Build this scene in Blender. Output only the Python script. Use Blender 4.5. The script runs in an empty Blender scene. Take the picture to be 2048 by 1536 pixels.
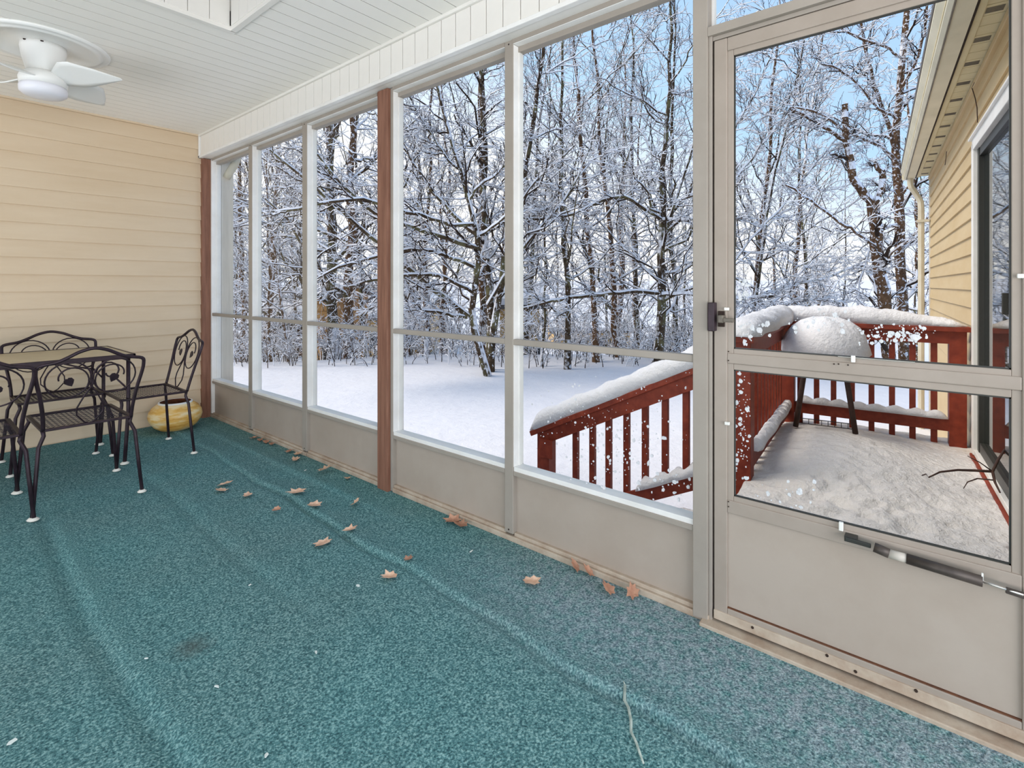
import bpy, bmesh, math, random
import numpy as np
from mathutils import Vector, Matrix

# ------------------------------------------------------------------ camera
C = bpy.context.scene.collection
SC = bpy.context.scene
FPX, CX, HY, H = 1031.6, 1024.0, 570.0, 1.2          # focal length in px of the 2048 px frame, horizon row, eye height
CS, CC = 0.7683, 0.6401                               # view direction (x, y)
cam_d = bpy.data.cameras.new('camera')
cam = bpy.data.objects.new('camera', cam_d)
C.objects.link(cam)
cam.location = (0, 0, H)
cam.rotation_euler = (math.radians(90.0), 0, -math.atan2(CS, CC))
cam_d.sensor_width = 36.0
cam_d.lens = FPX / 2048 * 36.0
cam_d.shift_y = (HY - 768.0) / 2048.0
cam_d.clip_start = 0.02
cam_d.clip_end = 400
SC.camera = cam

# ------------------------------------------------------------------ exposure, world, lights
SC.view_settings.view_transform = 'Standard'
SC.view_settings.look = 'None'
SC.view_settings.gamma = 1.0
SC.view_settings.use_curve_mapping = False
SC.view_settings.exposure = 0.27

world = bpy.data.worlds.new('winter_sky')
SC.world = world
world.use_nodes = True
nt = world.node_tree
nt.nodes.clear()


def wn(t, **kw):
    n = nt.nodes.new(t)
    for k, v in kw.items():
        setattr(n, k, v)
    return n


tc = wn('ShaderNodeTexCoord')
sep = wn('ShaderNodeSeparateXYZ')
nt.links.new(tc.outputs['Generated'], sep.inputs[0])
noi = wn('ShaderNodeTexNoise')
noi.inputs['Scale'].default_value = 2.2
noi.inputs['Detail'].default_value = 5
nt.links.new(tc.outputs['Generated'], noi.inputs['Vector'])
# elevation minus a haze bank that is deeper towards +Y (the far end of the yard)
m1 = wn('ShaderNodeMath', operation='MULTIPLY'); m1.inputs[1].default_value = -0.34
nt.links.new(sep.outputs['Y'], m1.inputs[0])
m2 = wn('ShaderNodeMath', operation='ADD')
nt.links.new(sep.outputs['Z'], m2.inputs[0]); nt.links.new(m1.outputs[0], m2.inputs[1])
m3 = wn('ShaderNodeMath', operation='MULTIPLY'); m3.inputs[1].default_value = 0.16
nt.links.new(noi.outputs['Fac'], m3.inputs[0])
m4 = wn('ShaderNodeMath', operation='ADD')
nt.links.new(m2.outputs[0], m4.inputs[0]); nt.links.new(m3.outputs[0], m4.inputs[1])
ramp = wn('ShaderNodeValToRGB')
ramp.color_ramp.elements[0].position = 0.05
ramp.color_ramp.elements[0].color = (1.0, 0.99, 0.99, 1)
ramp.color_ramp.elements[1].position = 0.62
ramp.color_ramp.elements[1].color = (0.36, 0.55, 0.87, 1)
e = ramp.color_ramp.elements.new(0.26)
e.color = (0.46, 0.68, 0.94, 1)
nt.links.new(m4.outputs[0], ramp.inputs[0])
bg = wn('ShaderNodeBackground')
bg.inputs['Strength'].default_value = 1.0
wo = wn('ShaderNodeOutputWorld')
nt.links.new(ramp.outputs[0], bg.inputs['Color'])
nt.links.new(bg.outputs[0], wo.inputs[0])

sun_d = bpy.data.lights.new('sun', 'SUN')
sun_d.energy = 3.0
sun_d.angle = math.radians(40)
sun_d.color = (1.0, 0.87, 0.72)
sun = bpy.data.objects.new('sun', sun_d)
C.objects.link(sun)
sun.rotation_euler = (Vector((0, 0, 0)) - Vector((-0.35, 0.55, 0.8))).to_track_quat('-Z', 'Y').to_euler()


def area(name, loc, target, sx, sy, power, color=(1, 1, 1)):
    d = bpy.data.lights.new(name, 'AREA')
    d.shape = 'RECTANGLE'
    d.size, d.size_y = sx, sy
    d.energy = power
    d.color = color
    o = bpy.data.objects.new(name, d)
    C.objects.link(o)
    o.location = loc
    o.rotation_euler = (Vector(target) - Vector(loc)).to_track_quat('-Z', 'Y').to_euler()
    return o


# added soft fill lamps, standing in for daylight from behind and left
area('fill_rear', (0.2, -2.6, 1.1), (0.7, 3.0, 2.5), 4.0, 2.0, 125, (1.0, 0.985, 0.97))
area('fill_left', (-3.7, 2.0, 0.5), (1.6, 2.4, 2.7), 5.6, 1.6, 95, (1.0, 0.985, 0.97))

# ------------------------------------------------------------------ projection helpers (photo px -> place in the yard or porch)


def ray(px, py):
    r = (px - CX) / FPX
    return Vector((CS + r * CC, CC - r * CS, (HY - py) / FPX))


EYE = Vector((0, 0, H))


def at_z(px, py, z=0.0):
    d = ray(px, py)
    return EYE + d * ((z - H) / d.z)


def at_x(px, py, x):
    d = ray(px, py)
    return EYE + d * (x / d.x)


def at_y(px, py, y):
    d = ray(px, py)
    return EYE + d * (y / d.y)


def at_t(px, py, t):
    return EYE + ray(px, py) * t


# ------------------------------------------------------------------ materials


def lin(c):
    return tuple((v / 255 / 12.92) if v / 255 <= 0.04045 else ((v / 255 + 0.055) / 1.055) ** 2.4 for v in c)


class Mat:
    def __init__(s, name):
        s.m = bpy.data.materials.new(name)
        s.m.use_nodes = True
        s.nt = s.m.node_tree
        s.b = s.nt.nodes['Principled BSDF']
        s.b.inputs['Specular IOR Level'].default_value = 0.3

    def n(s, t, ins=None, **kw):
        n = s.nt.nodes.new(t)
        for k, v in kw.items():
            setattr(n, k, v)
        for k, v in (ins or {}).items():
            if isinstance(v, bpy.types.NodeSocket):
                s.nt.links.new(v, n.inputs[k])
            else:
                n.inputs[k].default_value = v
        return n

    def l(s, a, b):
        s.nt.links.new(a, b)

    def coords(s, world=False):
        if world:
            return s.n('ShaderNodeNewGeometry').outputs['Position']
        return s.n('ShaderNodeTexCoord').outputs['Object']

    def noise(s, vec, scale, detail=4, rough=0.55):
        return s.n('ShaderNodeTexNoise', {'Vector': vec, 'Scale': scale, 'Detail': detail, 'Roughness': rough}).outputs['Fac']

    def ramp(s, fac, stops):
        r = s.n('ShaderNodeValToRGB')
        cr = r.color_ramp
        while len(cr.elements) < len(stops):
            cr.elements.new(0.5)
        for e, (p, c) in zip(cr.elements, stops):
            e.position = p
            e.color = (*c, 1) if len(c) == 3 else c
        s.l(fac, r.inputs[0])
        return r.outputs[0]

    def mix(s, fac, a, b, mode='MIX'):
        n = s.nt.nodes.new('ShaderNodeMix')
        n.data_type = 'RGBA'
        n.blend_type = mode
        for sock, v in ((n.inputs[0], fac), (n.inputs[6], a), (n.inputs[7], b)):
            if isinstance(v, bpy.types.NodeSocket):
                s.l(v, sock)
            else:
                sock.default_value = (*v, 1) if isinstance(v, tuple) and len(v) == 3 else v
        return n.outputs[2]

    def bump(s, h, strength=0.3, dist=0.01):
        b = s.n('ShaderNodeBump', {'Height': h, 'Strength': strength, 'Distance': dist})
        s.l(b.outputs[0], s.b.inputs['Normal'])

    def col(s, c):
        if isinstance(c, bpy.types.NodeSocket):
            s.l(c, s.b.inputs['Base Color'])
        else:
            s.b.inputs['Base Color'].default_value = (*c, 1)


BW = ((0, 0, 0), (1, 1, 1))


def paint(name, c, c2=None, rough=0.5, scale=3, amt=0.5, bump=0.0, metal=0.0, stretch=None, world=False, bscale=80):
    m = Mat(name)
    v = m.coords(world)
    if stretch:
        v = m.n('ShaderNodeMapping', {'Vector': v, 'Scale': stretch}).outputs[0]
    if c2 is not None:
        f = m.ramp(m.noise(v, scale, 6, 0.65), [(0.35, BW[0]), (0.35 + amt * 0.6, BW[1])])
        m.col(m.mix(f, lin(c), lin(c2)))
    else:
        m.col(lin(c))
    m.b.inputs['Roughness'].default_value = rough
    m.b.inputs['Metallic'].default_value = metal
    if bump:
        m.bump(m.noise(v, bscale, 3), bump, 0.004)
    return m.m


M = {}
M['white_vinyl'] = paint('white_vinyl', (234, 231, 224), (226, 222, 214), 0.45, 1.5)
M['ceiling_vinyl'] = paint('ceiling_vinyl', (244, 241, 234), (239, 236, 228), 0.5, 1.2)
M['groove_shade_back'] = paint('groove_shade_back', (64, 64, 62))  # dark backing, the shade in the board grooves put into its colour
M['siding_tan'] = paint('siding_tan', (214, 194, 166), (205, 182, 151), 0.55, 1.6, 0.9, 0.12, stretch=(1, 1, 6), world=True)
M['siding_yellow'] = paint('siding_yellow', (204, 182, 142), (188, 160, 112), 0.55, 1.4, 0.9, 0.12, stretch=(1, 1, 5), world=True)
M['frame_putty_shaded'] = paint('frame_putty_shaded', (160, 151, 140), (147, 138, 127), 0.45, 4, 0.8, world=True)  # putty darkened, backlit shade of the frame faces put into the colour
M['frame_white'] = paint('frame_white', (238, 237, 233), (226, 223, 217), 0.4, 4, world=True)
M['kick_beige'] = paint('kick_beige', (173, 160, 147), (165, 151, 137), 0.5, 2.5, world=True)
M['sill_dirty'] = paint('sill_dirty', (190, 176, 158), (150, 124, 102), 0.7, 9, 0.75, 0.2, world=True)
M['door_putty'] = paint('door_putty', (162, 150, 138), (149, 137, 124), 0.5, 5, 0.8, world=True)
M['gap_dark'] = paint('gap_dark', (62, 48, 40), (40, 30, 26), 0.9, 30)
M['rust'] = paint('rust', (108, 70, 48), (84, 56, 42), 0.9, 25)
M['iron'] = paint('iron', (58, 44, 52), (38, 30, 34), 0.38, 20, 0.6, metal=0.35)
M['foot_white'] = paint('foot_white', (228, 224, 212), rough=0.5)
M['table_top'] = paint('table_top', (200, 184, 150), (190, 174, 142), 0.35, 5)
M['grey_plastic'] = paint('grey_plastic', (120, 112, 100), (90, 84, 76), 0.5, 20)
M['latch_dark'] = paint('latch_dark', (66, 50, 58), (48, 38, 42), 0.5, 20)
M['chrome'] = paint('chrome', (215, 210, 202), rough=0.25, metal=0.8)
M['clip_white'] = paint('clip_white', (232, 230, 222), rough=0.4)
M['closer_tube'] = paint('closer_tube', (84, 76, 70), (52, 44, 40), 0.45, 14, 0.8, metal=0.3, world=True)
M['closer_band'] = paint('closer_band', (190, 182, 170), rough=0.4)
M['fan_white'] = paint('fan_white', (232, 232, 228), rough=0.4)
M['fan_light'] = paint('fan_light', (226, 226, 232), rough=0.3)
M['soil'] = paint('soil', (104, 60, 36), (80, 46, 28), 0.95, 40, bump=0.5)
M['gutter_grey'] = paint('gutter_grey', (226, 218, 194), (196, 190, 164), 0.6, 3, 0.9, world=True)
M['soffit'] = paint('soffit', (214, 202, 164), (204, 190, 150), 0.6, 5, world=True)
M['downspout'] = paint('downspout', (212, 206, 188), (196, 188, 166), 0.5, 5, world=True)
M['black_frame'] = paint('black_frame', (52, 52, 48), rough=0.4)
M['charcoal_interior'] = paint('charcoal_interior', (46, 48, 44), rough=0.8)
M['grill_black'] = paint('grill_black', (48, 40, 36), (30, 26, 24), 0.5, 20)
M['grill_leg'] = paint('grill_leg', (72, 48, 38), (50, 36, 30), 0.6, 20)
M['roof_dark'] = paint('roof_dark', (90, 84, 80))
M['house_orange'] = paint('house_orange', (196, 150, 92), (178, 130, 76), 0.7, 2)
M['house_tan'] = paint('house_tan', (214, 180, 122), (198, 162, 104), 0.7, 2)
M['house_brown'] = paint('house_brown', (96, 72, 54), (74, 56, 44), 0.8, 2)
M['window_dark'] = paint('window_dark', (60, 64, 68), rough=0.2)


def wood(name, a, b, rough=0.6, stretch=(14, 14, 1.2)):
    m = Mat(name)
    v = m.n('ShaderNodeMapping', {'Vector': m.coords(True), 'Scale': stretch}).outputs[0]
    f = m.noise(v, 3.0, 6, 0.6)
    m.col(m.ramp(f, [(0.3, lin(a)), (0.7, lin(b))]))
    m.b.inputs['Roughness'].default_value = rough
    m.bump(f, 0.25, 0.004)
    return m.m


M['post_red'] = wood('post_red', (114, 76, 60), (146, 104, 84))
M['deck_red'] = wood('deck_red', (112, 40, 24), (142, 60, 38), 0.55, (6, 6, 6))
M['siding_corner'] = wood('siding_corner', (206, 200, 188), (220, 214, 202))


def mat_snow(name, a=(236, 237, 241), b=(222, 222, 226), bump=0.5, scale=14, dist=0.02):
    m = Mat(name)
    v = m.coords(True)
    f = m.noise(v, scale, 7, 0.62)
    m.col(m.mix(f, lin(b), lin(a)))
    m.b.inputs['Roughness'].default_value = 0.85
    m.bump(f, bump, dist)
    return m.m


M['snow'] = mat_snow('snow', (230, 230, 233), (214, 213, 215), 0.8, 26, 0.02)
M['snow_ground'] = mat_snow('snow_ground', (224, 224, 228), (208, 208, 214), 0.5, 5.0, 0.06)
M['snow_deck'] = mat_snow('snow_deck', (244, 241, 238), (222, 216, 210), 0.8, 18, 0.05)


def mat_carpet():
    m = Mat('carpet_teal')
    v = m.coords(True)
    fine = m.noise(v, 150, 3, 0.6)
    mid = m.noise(v, 30, 3, 0.6)
    big = m.noise(v, 1.3, 4, 0.6)
    vor = m.n('ShaderNodeTexVoronoi', {'Vector': v, 'Scale': 170.0}).outputs['Distance']
    c1 = m.ramp(fine, [(0.33, lin((56, 86, 91))), (0.50, lin((92, 133, 134))), (0.68, lin((154, 187, 184)))])
    c2 = m.mix(m.ramp(big, [(0.35, BW[0]), (0.7, BW[1])]), (0.92, 1.02, 1.02), (1.04, 0.96, 0.94))
    c = m.mix(1.0, c1, c2, 'MULTIPLY')
    # grey weathered zone along the door and right-hand screens (bleached, dusty pile)
    sp = m.n('ShaderNodeSeparateXYZ', {'Vector': v})
    wx = m.n('ShaderNodeMapRange', {'Value': sp.outputs['X'], 'From Min': 1.25, 'From Max': 1.62}).outputs[0]
    wy = m.n('ShaderNodeMapRange', {'Value': sp.outputs['Y'], 'From Min': 1.75, 'From Max': 1.0}).outputs[0]
    wp = m.n('ShaderNodeMath', {0: wx, 1: wy}, operation='MULTIPLY').outputs[0]
    wm = m.n('ShaderNodeMath', {0: wp, 1: m.ramp(mid, [(0.3, BW[0]), (0.62, BW[1])])}, operation='MULTIPLY').outputs[0]
    wm = m.n('ShaderNodeMath', {0: wm, 1: 0.85}, operation='MULTIPLY').outputs[0]
    grey = m.ramp(fine, [(0.32, lin((82, 100, 110))), (0.66, lin((178, 190, 196)))])
    c = m.mix(wm, c, grey)
    # brown spill stain near the lower left
    st = at_z(385, 1292)
    dx = m.n('ShaderNodeVectorMath', {0: v, 1: (st.x, st.y, 0.0)}, operation='DISTANCE').outputs['Value']
    dd = m.n('ShaderNodeMath', {0: dx, 1: m.n('ShaderNodeMath', {0: mid, 1: 0.06}, operation='MULTIPLY').outputs[0]}, operation='SUBTRACT').outputs[0]
    sf = m.n('ShaderNodeMapRange', {'Value': dd, 'From Min': 0.05, 'From Max': -0.02, 'To Max': 0.6}).outputs[0]
    c = m.mix(sf, c, lin((84, 84, 78)))
    m.col(c)
    m.b.inputs['Roughness'].default_value = 0.95
    m.b.inputs['Specular IOR Level'].default_value = 0.05
    hgt = m.n('ShaderNodeMath', {0: fine, 1: m.n('ShaderNodeMath', {0: vor, 1: 0.4}, operation='MULTIPLY').outputs[0]}, operation='ADD').outputs[0]
    m.bump(hgt, 0.55, 0.008)
    return m.m


M['carpet'] = mat_carpet()


def mat_tree(name, bark_a, bark_b, thr=0.12, patch=0.6, green=None):
    """bark with snow lying on every face that looks up, and blown snow patches"""
    m = Mat(name)
    g = m.n('ShaderNodeNewGeometry')
    v = g.outputs['Position']
    f = m.noise(v, 9, 5, 0.6)
    bark = m.ramp(f, [(0.3, lin(bark_a)), (0.7, lin(bark_b))])
    if green:
        bark = m.mix(m.ramp(m.noise(v, 2.5, 3), [(0.5, BW[0]), (0.62, BW[1])]), bark, lin(green))
    nz = m.n('ShaderNodeSeparateXYZ', {'Vector': g.outputs['True Normal']}).outputs['Z']
    nn = m.n('ShaderNodeMath', {0: f, 1: 0.35}, operation='MULTIPLY').outputs[0]
    a = m.n('ShaderNodeMath', {0: nz, 1: nn}, operation='ADD').outputs[0]
    s1 = m.n('ShaderNodeMapRange', {'Value': a, 'From Min': thr + 0.13, 'From Max': thr + 0.2}).outputs[0]
    p = m.ramp(m.noise(v, 14, 4, 0.7), [(patch, BW[0]), (patch + 0.04, BW[1])])
    s2 = m.n('ShaderNodeMath', {0: s1, 1: p}, operation='MAXIMUM').outputs[0]
    m.col(m.mix(s2, bark, lin((238, 238, 242))))
    m.b.inputs['Roughness'].default_value = 0.9
    m.b.inputs['Specular IOR Level'].default_value = 0.1
    return m.m


M['bark'] = mat_tree('bark', (46, 36, 29), (94, 78, 60), green=(104, 98, 70), patch=0.58)
M['twig'] = mat_tree('twig', (40, 31, 26), (70, 56, 46), patch=0.9)
M['bark_warm'] = mat_tree('bark_warm', (70, 50, 36), (122, 92, 66), patch=0.56)
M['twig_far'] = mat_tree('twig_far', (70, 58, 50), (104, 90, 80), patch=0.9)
M['conifer'] = mat_tree('conifer', (44, 50, 38), (84, 86, 70), thr=0.05, patch=0.8)


def mat_glass(name, refl=0.05, tint=(0.97, 0.985, 0.98)):
    m = bpy.data.materials.new(name)
    m.use_nodes = True
    t = m.node_tree
    t.nodes.clear()
    o = t.nodes.new('ShaderNodeOutputMaterial')
    mx = t.nodes.new('ShaderNodeMixShader')
    tr = t.nodes.new('ShaderNodeBsdfTransparent')
    gl = t.nodes.new('ShaderNodeBsdfGlossy')
    fr = t.nodes.new('ShaderNodeLayerWeight')
    fr.inputs['Blend'].default_value = 0.12
    mu = t.nodes.new('ShaderNodeMath')
    mu.operation = 'MULTIPLY'
    mu.inputs[1].default_value = refl
    tr.inputs['Color'].default_value = (*tint, 1)
    gl.inputs['Roughness'].default_value = 0.03
    t.links.new(fr.outputs['Fresnel'], mu.inputs[0])
    t.links.new(mu.outputs[0], mx.inputs[0])
    t.links.new(tr.outputs[0], mx.inputs[1])
    t.links.new(gl.outputs[0], mx.inputs[2])
    t.links.new(mx.outputs[0], o.inputs[0])
    return m


M['pane'] = mat_glass('pane', 0.10, (0.99, 0.995, 0.99))
mp = Mat('patio_glass')
mp.col((0.02, 0.024, 0.022))
mp.b.inputs['Roughness'].default_value = 0.02
mp.b.inputs['Specular IOR Level'].default_value = 1.0
mp.b.inputs['IOR'].default_value = 1.9
M['patio_glass'] = mp.m

m_ = Mat('leaf_dry')
f_ = m_.noise(m_.coords(), 40, 4)
m_.col(m_.ramp(f_, [(0.3, lin((198, 150, 120))), (0.7, lin((232, 198, 170)))]))
m_.b.inputs['Roughness'].default_value = 0.7
M['leaf_dry'] = m_.m
M['leaf_brown'] = paint('leaf_brown', (160, 114, 92), (192, 148, 122), 0.8, 30)
M['chip_white'] = paint('chip_white', (216, 222, 216), rough=0.7)

m_ = Mat('pot_glaze')
v_ = m_.n('ShaderNodeMapping', {'Vector': m_.coords(), 'Scale': (3, 3, 14)}).outputs[0]
f_ = m_.noise(v_, 1.6, 6, 0.6)
m_.col(m_.ramp(f_, [(0.34, lin((200, 140, 58))), (0.48, lin((230, 184, 100))), (0.62, lin((240, 218, 172)))]))
m_.b.inputs['Roughness'].default_value = 0.35
M['pot_glaze'] = m_.m

# ------------------------------------------------------------------ mesh helpers


class MB:
    def __init__(s):
        s.v, s.f = [], []

    def box(s, x0, x1, y0, y1, z0, z1, mx=None):
        b = len(s.v)
        for x in (x0, x1):
            for y in (y0, y1):
                for z in (z0, z1):
                    p = Vector((x, y, z))
                    s.v.append(mx @ p if mx else p)
        for q in ((0, 1, 3, 2), (4, 6, 7, 5), (0, 4, 5, 1), (2, 3, 7, 6), (0, 2, 6, 4), (1, 5, 7, 3)):
            s.f.append(tuple(b + i for i in q))
        return s

    def beam(s, p, q, w, h, up=(0, 0, 1)):
        """rectangular bar from p to q, w across, h along up"""
        p, q = Vector(p), Vector(q)
        t = (q - p).normalized()
        u = t.cross(Vector(up)).normalized()
        n = u.cross(t)
        b = len(s.v)
        for e in (p, q):
            for a, c in ((-1, -1), (1, -1), (1, 1), (-1, 1)):
                s.v.append(e + u * (a * w / 2) + n * (c * h / 2))
        for i in range(4):
            j = (i + 1) % 4
            s.f.append((b + i, b + j, b + 4 + j, b + 4 + i))
        s.f += [(b + 3, b + 2, b + 1, b), (b + 4, b + 5, b + 6, b + 7)]
        return s

    def tube(s, pts, r, sides=8, closed=False, cap=True):
        pts = [Vector(p) for p in pts]
        n = len(pts)
        rr = r if isinstance(r, (list, tuple)) else [r] * n
        b = len(s.v)
        prev = None
        for i, p in enumerate(pts):
            if closed:
                t = pts[(i + 1) % n] - pts[i - 1]
            else:
                t = pts[min(i + 1, n - 1)] - pts[max(i - 1, 0)]
            t.normalize()
            if prev is None:
                a = Vector((0, 0, 1)) if abs(t.z) < 0.9 else Vector((1, 0, 0))
                u = t.cross(a).normalized()
            else:
                u = (prev - t * prev.dot(t)).normalized()
            prev = u
            w = t.cross(u)
            for k in range(sides):
                an = 2 * math.pi * k / sides
                s.v.append(p + (u * math.cos(an) + w * math.sin(an)) * rr[i])
        m = n if closed else n - 1
        for i in range(m):
            j = (i + 1) % n
            for k in range(sides):
                l = (k + 1) % sides
                s.f.append((b + i * sides + k, b + i * sides + l, b + j * sides + l, b + j * sides + k))
        if cap and not closed:
            s.f.append(tuple(b + k for k in range(sides))[::-1])
            s.f.append(tuple(b + (n - 1) * sides + k for k in range(sides)))
        return s

    def lathe(s, prof, c=(0, 0, 0), seg=32):
        b = len(s.v)
        n = len(prof)
        for k in range(seg):
            a = 2 * math.pi * k / seg
            for r, z in prof:
                s.v.append(Vector((c[0] + r * math.cos(a), c[1] + r * math.sin(a), c[2] + z)))
        for k in range(seg):
            l = (k + 1) % seg
            for i in range(n - 1):
                s.f.append((b + k * n + i, b + l * n + i, b + l * n + i + 1, b + k * n + i + 1))
        return s

    def poly(s, pts, th, nrm):
        """flat outline extruded by th along nrm"""
        b = len(s.v)
        n = len(pts)
        nrm = Vector(nrm)
        for p in pts:
            s.v.append(Vector(p))
        for p in pts:
            s.v.append(Vector(p) + nrm * th)
        s.f.append(tuple(range(b + n - 1, b - 1, -1)))
        s.f.append(tuple(range(b + n, b + 2 * n)))
        for i in range(n):
            j = (i + 1) % n
            s.f.append((b + i, b + j, b + n + j, b + n + i))
        return s

    def mesh(s, name):
        me = bpy.data.meshes.new(name)
        me.from_pydata([tuple(v) for v in s.v], [], s.f)
        me.update()
        return me

    def build(s, name, mat, parent=None, smooth=False, bevel=0.0, loc=None):
        o = link(name, s.mesh(name), mat, parent, smooth)
        if bevel:
            md = o.modifiers.new('bevel', 'BEVEL')
            md.width = bevel
            md.segments = 2
            md.limit_method = 'ANGLE'
        if loc:
            o.location = loc
        return o


def link(name, me, mat, parent=None, smooth=False):
    o = bpy.data.objects.new(name, me)
    C.objects.link(o)
    if not me.materials:
        me.materials.append(mat)
    if smooth:
        me.polygons.foreach_set('use_smooth', [True] * len(me.polygons))
    if parent:
        o.parent = parent
    return o


def tag(o, label=None, cat=None, group=None, kind=None):
    for k, v in (('label', label), ('category', cat), ('group', group), ('kind', kind)):
        if v:
            o[k] = v
    return o


def empty(name, loc=(0, 0, 0), rz=0.0):
    o = bpy.data.objects.new(name, None)
    C.objects.link(o)
    o.location = loc
    o.rotation_euler = (0, 0, rz)
    o.empty_display_size = 0.1
    return o


KIDS = {}


def copy_tree(o, parent=None):
    c = o.copy()
    C.objects.link(c)
    if parent is not None:
        c.parent = parent
    for ch in [x for x in bpy.data.objects if x.parent == o]:
        copy_tree(ch, c)
    return c


def piece(o, name, parent, loc, mat=None):
    """another object with the same mesh"""
    c = bpy.data.objects.new(name, o.data)
    C.objects.link(c)
    c.parent = parent
    c.location = loc
    for md in o.modifiers:
        if md.type == 'BEVEL':
            nm = c.modifiers.new('bevel', 'BEVEL')
            nm.width, nm.segments, nm.limit_method = md.width, md.segments, 'ANGLE'
    return c


YW = 5.17          # back wall
X0, X1 = -2.6, 1.86
Y0 = -1.1
ZC = 2.556         # ceiling
ZB = 2.347         # underside of the valance
GZ = -0.68         # yard level by the porch


def gz(x, y):
    r = np.sqrt(np.asarray(x, float) ** 2 + np.asarray(y, float) ** 2)
    a = np.clip((r - 13.0) / 14.0, 0, 1)
    b = np.clip((r - 48.0) / 50.0, 0, 1)
    z = GZ - 2.3 * a * a * (3 - 2 * a) + 5.0 * b * b
    return z + 0.05 * np.sin(x * 0.9 + 1) * np.cos(y * 0.7) + 0.02 * np.sin(x * 2.3 + y * 1.9)


# ------------------------------------------------------------------ yard
nA, nR = 180, 90
ang = np.linspace(0, 2 * np.pi, nA, endpoint=False)
rad = 0.6 * (150 / 0.6) ** (np.linspace(0, 1, nR))
A_, R_ = np.meshgrid(ang, rad, indexing='ij')
gx, gy = R_ * np.cos(A_), R_ * np.sin(A_)
gzz = gz(gx, gy)
vs = np.stack([gx, gy, gzz], -1).reshape(-1, 3)
idx = np.arange(nA * nR).reshape(nA, nR)
nx = np.roll(idx, -1, 0)
fs = np.stack([idx[:, :-1], idx[:, 1:], nx[:, 1:], nx[:, :-1]], -1).reshape(-1, 4)
me = bpy.data.meshes.new('snowy_ground')
me.from_pydata(vs.tolist(), [], fs[:, ::-1].tolist())
ctr = len(vs)
o = link('snowy_ground', me, M['snow_ground'], None, True)
tag(o, 'open snow-covered yard running from the porch out to the trees', 'ground', kind='structure')

# ------------------------------------------------------------------ porch floor
xs = np.concatenate([np.linspace(X0, 0.36, 110), np.linspace(0.37, 0.64, 40), np.linspace(0.65, 1.26, 50), np.linspace(1.264, 1.62, 110), np.linspace(1.63, X1 + 0.005, 20)])
nxg, nyg = len(xs), 330
ys = np.linspace(Y0, YW + 0.01, nyg)
GX, GY = np.meshgrid(xs, ys, indexing='ij')


def ridge(xc, w, h, y0=-9, y1=9, soft=0.6):
    d = (GX - xc) / w
    p = np.where(d > 0, np.exp(-(d * 1.25) ** 2), np.exp(-(d * 4.2) ** 2))
    m = np.clip((GY - y0) / soft, 0, 1) * np.clip((y1 - GY) / soft, 0, 1)
    return h * p * m


Z = np.zeros_like(GX)
xr = 1.372 + 0.03 * (GY - 0.5) + 0.012 * np.sin(GY * 5.1) + 0.008 * np.sin(GY * 11 + 1)
Z += ridge(xr, 0.085, 0.010)
Z -= 0.021 * np.exp(-((GX - xr + 0.022) / 0.015) ** 2) * (0.75 + 0.25 * np.sin(GY * 3.1)) * np.clip((4.6 - GY) / 1.5, 0.15, 1)
Z += ridge(1.02 + 0.02 * np.sin(GY * 2.2), 0.10, 0.004, 1.6, 4.4) - 0.008 * np.exp(-((GX - 1.0 - 0.02 * np.sin(GY * 2.2)) / 0.03) ** 2) * np.clip((GY - 1.6) / 0.6, 0, 1) * np.clip((4.4 - GY) / 0.6, 0, 1)
Z += ridge(0.52 + 0.03 * np.sin(GY * 1.7 + 1), 0.08, 0.004, 0.6, 3.9) - 0.013 * np.exp(-((GX - 0.47 - 0.03 * np.sin(GY * 1.7 + 1)) / 0.028) ** 2) * np.clip((GY - 0.6) / 0.6, 0, 1) * np.clip((3.9 - GY) / 0.6, 0, 1)
Z += ridge(0.18 + 0.03 * np.sin(GY * 1.3 + 2), 0.12, 0.004, 0.3, 3.0)
Z += ridge(1.66, 0.07, 0.010, 2.0, 4.9)
Z -= 0.004
vs = np.stack([GX, GY, Z], -1).reshape(-1, 3)
idx = np.arange(nxg * nyg).reshape(nxg, nyg)
fs = np.stack([idx[:-1, :-1], idx[1:, :-1], idx[1:, 1:], idx[:-1, 1:]], -1).reshape(-1, 4)
me = bpy.data.meshes.new('carpet')
me.from_pydata(vs.tolist(), [], fs.tolist())
floor = MB().box(X0, X1 + 0.07, Y0, YW + 0.02, -0.20, -0.034).build('floor', M['sill_dirty'])
tag(floor, 'porch floor slab under the teal carpet', 'floor', kind='structure')
o = link('carpet', me, M['carpet'], None, True)
tag(o, 'wall-to-wall teal outdoor carpet with long wrinkles and a faded grey patch by the door', 'carpet', kind='structure')
o.name = 'floor_carpet'

# ------------------------------------------------------------------ back wall of lap siding
EXPO = 0.1275
wall = MB().box(X0, 1.93, YW + 0.012, YW + 0.14, -0.15, 2.75).build('wall_back', M['siding_tan'])
tag(wall, 'tan lap-sided wall behind the patio set', 'wall', kind='structure')


def siding_mb(length, ex=EXPO, t=0.016):
    """one lap: long in +x, faces -y, bottom edge at z=0"""
    mb = MB()
    pr = [(0.0, 0.0), (-t, 0.0), (-t, 0.006), (-0.003, ex + 0.006), (0.0, ex + 0.006)]
    b = len(mb.v)
    for x in (0.0, length):
        for y, z in pr:
            mb.v.append(Vector((x, y, z)))
    n = len(pr)
    for i in range(n):
        j = (i + 1) % n
        mb.f.append((b + i, b + n + i, b + n + j, b + j))
    mb.f += [tuple(range(n))[::-1], tuple(range(n, 2 * n))]
    return mb


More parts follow.
